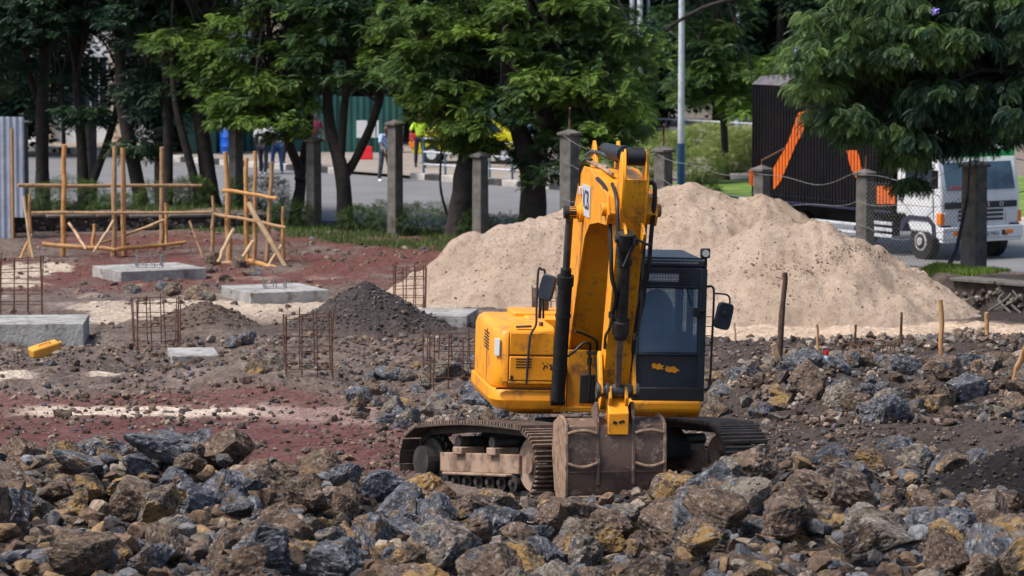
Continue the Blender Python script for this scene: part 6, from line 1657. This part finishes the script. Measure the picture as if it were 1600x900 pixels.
q.tube(smooth_path([aty(1008, 78, 92), aty(1022, 62, 92), aty(1062, 32, 92), aty(1110, 8, 92), aty(1180, -10, 92)], 4), [.02, .02, .025, .03, .03, .035, .035, .04, .04, .045, .045, .05, .05, .05, .055, .055, .06], 8)
q.tube(smooth_path([aty(1062, 32, 92), aty(1040, 50, 92.2), aty(1020, 30, 92.4)], 3), .02, 6)
o = q.build('branch', BARK, T8); o.location = -T8.location
# background belt of dense trees
BGT = ((.008, .032, .016), (.035, .075, .02))
def bgtree(px, Y, w, h, label, n=46, yv=.2, z0=0.3, base=BGT, L=1.0):
    b = aty(px, 300, Y); t = thing('dense_tree', label, 'tree', (b.x, Y, 0), 0, 'dense trees beyond the street')
    q = MB(); q.tube([(0, 0, -.1), (.1, 0, h * .5), (0, .1, h * .9)], [.22, .16, .06], 10); q.build('trunk', BARK, t)
    cl = []
    for _ in range(n):
        u = vg.normal(size=3); u /= np.linalg.norm(u); r_ = vg.uniform(.4, 1) ** .5
        c = np.array([u[0] * r_ * w / 2, u[1] * r_ * w / 2 * .8, z0 + (h - z0) / 2 + u[2] * r_ * (h - z0) / 2])
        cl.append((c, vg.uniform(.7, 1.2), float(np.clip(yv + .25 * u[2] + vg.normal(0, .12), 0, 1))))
    crown(t, cl, L, base, 8, 9, FTC)
for i, (px, Y, w, h, yv, lab) in enumerate(((640, 134, 6.0, 8, .15, 'dense dark tree behind the yellow car, left of the thick trunk'), (760, 137, 6.0, 9, .1, 'dense dark tree straight behind the thick trunk'), (880, 133, 5.6, 8, .2, 'dense dark tree behind the top of the boom'), (1035, 140, 5.0, 9, .15, 'dense dark tree right behind the lamp post'), (1120, 142, 5.4, 9.5, .12, 'dense dark tree between lamp post and truck body'), (1215, 138, 5.4, 9, .1, 'dense dark tree behind the rear edge of the truck body'), (1330, 140, 6, 9, .1, 'dense dark tree above the roof of the truck body'), (1460, 138, 6, 9, .12, 'dense dark tree behind the truck cab'), (1590, 136, 6, 9, .12, 'dense dark tree at the far right edge'), (960, 150, 6, 10, .1, 'tall dark tree behind the thick grey-white post'), (550, 152, 7, 10, .2, 'dark tree above the tan building'), (25, 127, 4.2, 9, .08, 'dark tree at the far left edge beyond the road'), (275, 128, 2.6, 8, .05, 'narrow dark tree left of the kiosk'), (430, 136, 4.5, 8, .15, 'dark tree behind the left half of the hoarding'))):
    bgtree(px, Y, w, h, lab, yv=yv)
# far wood that closes the view
n = 420
cl = [(np.array([vg.uniform(-60, 60), vg.uniform(190, 215), vg.uniform(.5, 12)]), vg.uniform(2.0, 3.2), float(vg.uniform(0, .35))) for _ in range(n)]
o = crown(None, cl, 3.0, BGT, 7, 7, FTC, name='far_wood'); tag(o, 'dark continuous wood far beyond the street', 'wood', kind='stuff')
# hedges, shrubs, grass
def bush(name, px, Y, w, d, h, label, cat, base, yv, grp=None, L=.10, n=None, z0=None, box=False):
    b = aty(px, 300, Y); gz = g1(b.x, Y) if z0 is None else z0
    n = n or int(w * d * h * 900 + 500)
    u = vg.uniform(-1, 1, (n * 2, 3)); 
    if not box: u = u[(u ** 2).sum(1) < 1]
    u = u[:n]
    lump = 1 + .22 * vn3(u * 2.3 + px, 3)[:, None]
    rr_ = np.linalg.norm(u, axis=1)[:, None] + 1e-6
    if not box: u = u / rr_ * (rr_ ** .45)
    P = u * lump * np.array([w / 2, d / 2, h / 2]) + np.array([0, 0, h / 2])
    P[:, 2] = np.abs(P[:, 2])
    D = u * .8 + vg.normal(0, .6, u.shape) + np.array([0, 0, .4])
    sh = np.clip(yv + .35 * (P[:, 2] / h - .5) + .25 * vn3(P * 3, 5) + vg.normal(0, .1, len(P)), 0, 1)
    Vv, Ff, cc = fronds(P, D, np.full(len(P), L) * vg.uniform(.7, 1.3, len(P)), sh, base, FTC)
    o = thing(name, label, cat, (b.x, Y, gz), 0, grp)
    link('foliage', np_mesh('foliage', Vv, Ff, False, cc), LEAF, o)
    q = MB()
    for k in range(4): q.tube([(vg.uniform(-.1, .1) * w, 0, -.05), (vg.uniform(-.3, .3) * w, vg.uniform(-.2, .2) * d, h * .6)], [.02, .008], 5)
    q.build('stem', BARK, o)
    return o
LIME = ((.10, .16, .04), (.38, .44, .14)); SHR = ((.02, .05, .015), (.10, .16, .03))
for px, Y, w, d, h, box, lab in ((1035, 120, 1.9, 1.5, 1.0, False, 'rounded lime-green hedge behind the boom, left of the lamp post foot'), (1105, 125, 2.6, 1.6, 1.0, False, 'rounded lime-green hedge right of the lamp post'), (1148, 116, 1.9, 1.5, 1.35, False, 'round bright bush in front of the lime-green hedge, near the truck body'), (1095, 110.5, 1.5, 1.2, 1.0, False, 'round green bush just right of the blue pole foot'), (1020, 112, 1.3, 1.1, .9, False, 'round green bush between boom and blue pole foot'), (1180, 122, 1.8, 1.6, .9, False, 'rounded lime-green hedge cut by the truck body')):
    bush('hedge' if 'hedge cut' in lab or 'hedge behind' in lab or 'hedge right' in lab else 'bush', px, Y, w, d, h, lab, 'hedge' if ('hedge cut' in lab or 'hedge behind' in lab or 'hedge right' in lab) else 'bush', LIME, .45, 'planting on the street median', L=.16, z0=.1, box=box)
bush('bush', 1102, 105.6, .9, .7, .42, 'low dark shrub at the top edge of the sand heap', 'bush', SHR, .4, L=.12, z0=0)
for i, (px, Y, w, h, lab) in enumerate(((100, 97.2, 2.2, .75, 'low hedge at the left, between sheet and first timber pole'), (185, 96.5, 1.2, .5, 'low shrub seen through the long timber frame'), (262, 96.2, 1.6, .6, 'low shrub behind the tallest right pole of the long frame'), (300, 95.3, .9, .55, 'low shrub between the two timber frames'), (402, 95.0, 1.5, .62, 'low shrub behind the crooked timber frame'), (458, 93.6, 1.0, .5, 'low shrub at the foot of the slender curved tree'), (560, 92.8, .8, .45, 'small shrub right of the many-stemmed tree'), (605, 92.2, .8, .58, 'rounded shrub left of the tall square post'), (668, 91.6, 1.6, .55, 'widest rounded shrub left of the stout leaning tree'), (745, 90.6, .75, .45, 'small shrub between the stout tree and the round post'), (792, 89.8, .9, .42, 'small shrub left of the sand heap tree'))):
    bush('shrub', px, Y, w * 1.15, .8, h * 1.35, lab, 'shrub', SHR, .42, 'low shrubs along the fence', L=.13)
# grass
def grass(name, n, sampler, h, cols, label):
    x_, y_ = sampler(n); z_ = gh(x_, y_); n = len(x_)
    a = vg.uniform(0, 6.28, n); hh = h * vg.uniform(.5, 1.3, n); le = vg.uniform(.1, .6, n) * hh; w = .008 + .006 * vg.random(n)
    dx, dy = np.cos(a), np.sin(a)
    b0 = np.stack([x_ - dy * w, y_ + dx * w, z_ - .01], -1); b1 = np.stack([x_ + dy * w, y_ - dx * w, z_ - .01], -1); tp = np.stack([x_ + dx * le, y_ + dy * le, z_ + hh], -1)
    V_ = np.stack([b0, b1, tp], 1).reshape(-1, 3); F_ = np.arange(n * 3).reshape(-1, 3)
    c = np.array(cols[0]) + (np.array(cols[1]) - np.array(cols[0])) * vg.random((n, 1)); c = np.repeat(c[:, None], 3, 1).reshape(-1, 3)
    tag(link(name, np_mesh(name, V_, F_, False, c), LEAF), label, 'grass', kind='stuff')
def s1(n):
    x_ = vg.uniform(-13, .5, n); fs = vg.uniform(-2.8, 1.4, n); y_ = 100 + (fs - (x_ + 11) * .716) / .698
    k = fbm2(x_ * 1.2, y_ * .8, 3, 33) + .25 * vg.random(n) > .12
    return x_[k], y_[k]
def s2(n):
    t_ = vg.uniform(0, 2.6, n); s_ = vg.uniform(.2, 1.6, n)
    return 7.6 + .48 * t_ * .9 + s_ * .72, 76.8 - t_ * 1.1 + s_ * .9
def s3(n):
    a_ = vg.uniform(4, 16, n); s_ = vg.uniform(.5, 7, n); p0 = kp(0, 0)
    return p0.x + KD.x * a_ + KN.x * s_, p0.y + KD.y * a_ + KN.y * s_
grass('grass', 30000, s1, .12, ((.04, .07, .02), (.14, .20, .05)), 'weeds and grass along the foot of the fence')
grass('verge_grass', 9000, s2, .09, ((.08, .14, .02), (.22, .32, .05)), 'bright grass strip behind the slab at the right')
q = MB(); q.add([kp(7.4, .3, .10), kp(40, .3, .10), kp(40, 14, .10), kp(7.4, 14, .10)], [(0, 1, 2, 3)])
tag(q.build('lawn', mat('lawn_green', (.10, .17, .02, 1), (.18, .26, .04, 1), 1.5, bmp=.6, bscale=15), smooth=False), kind='structure')
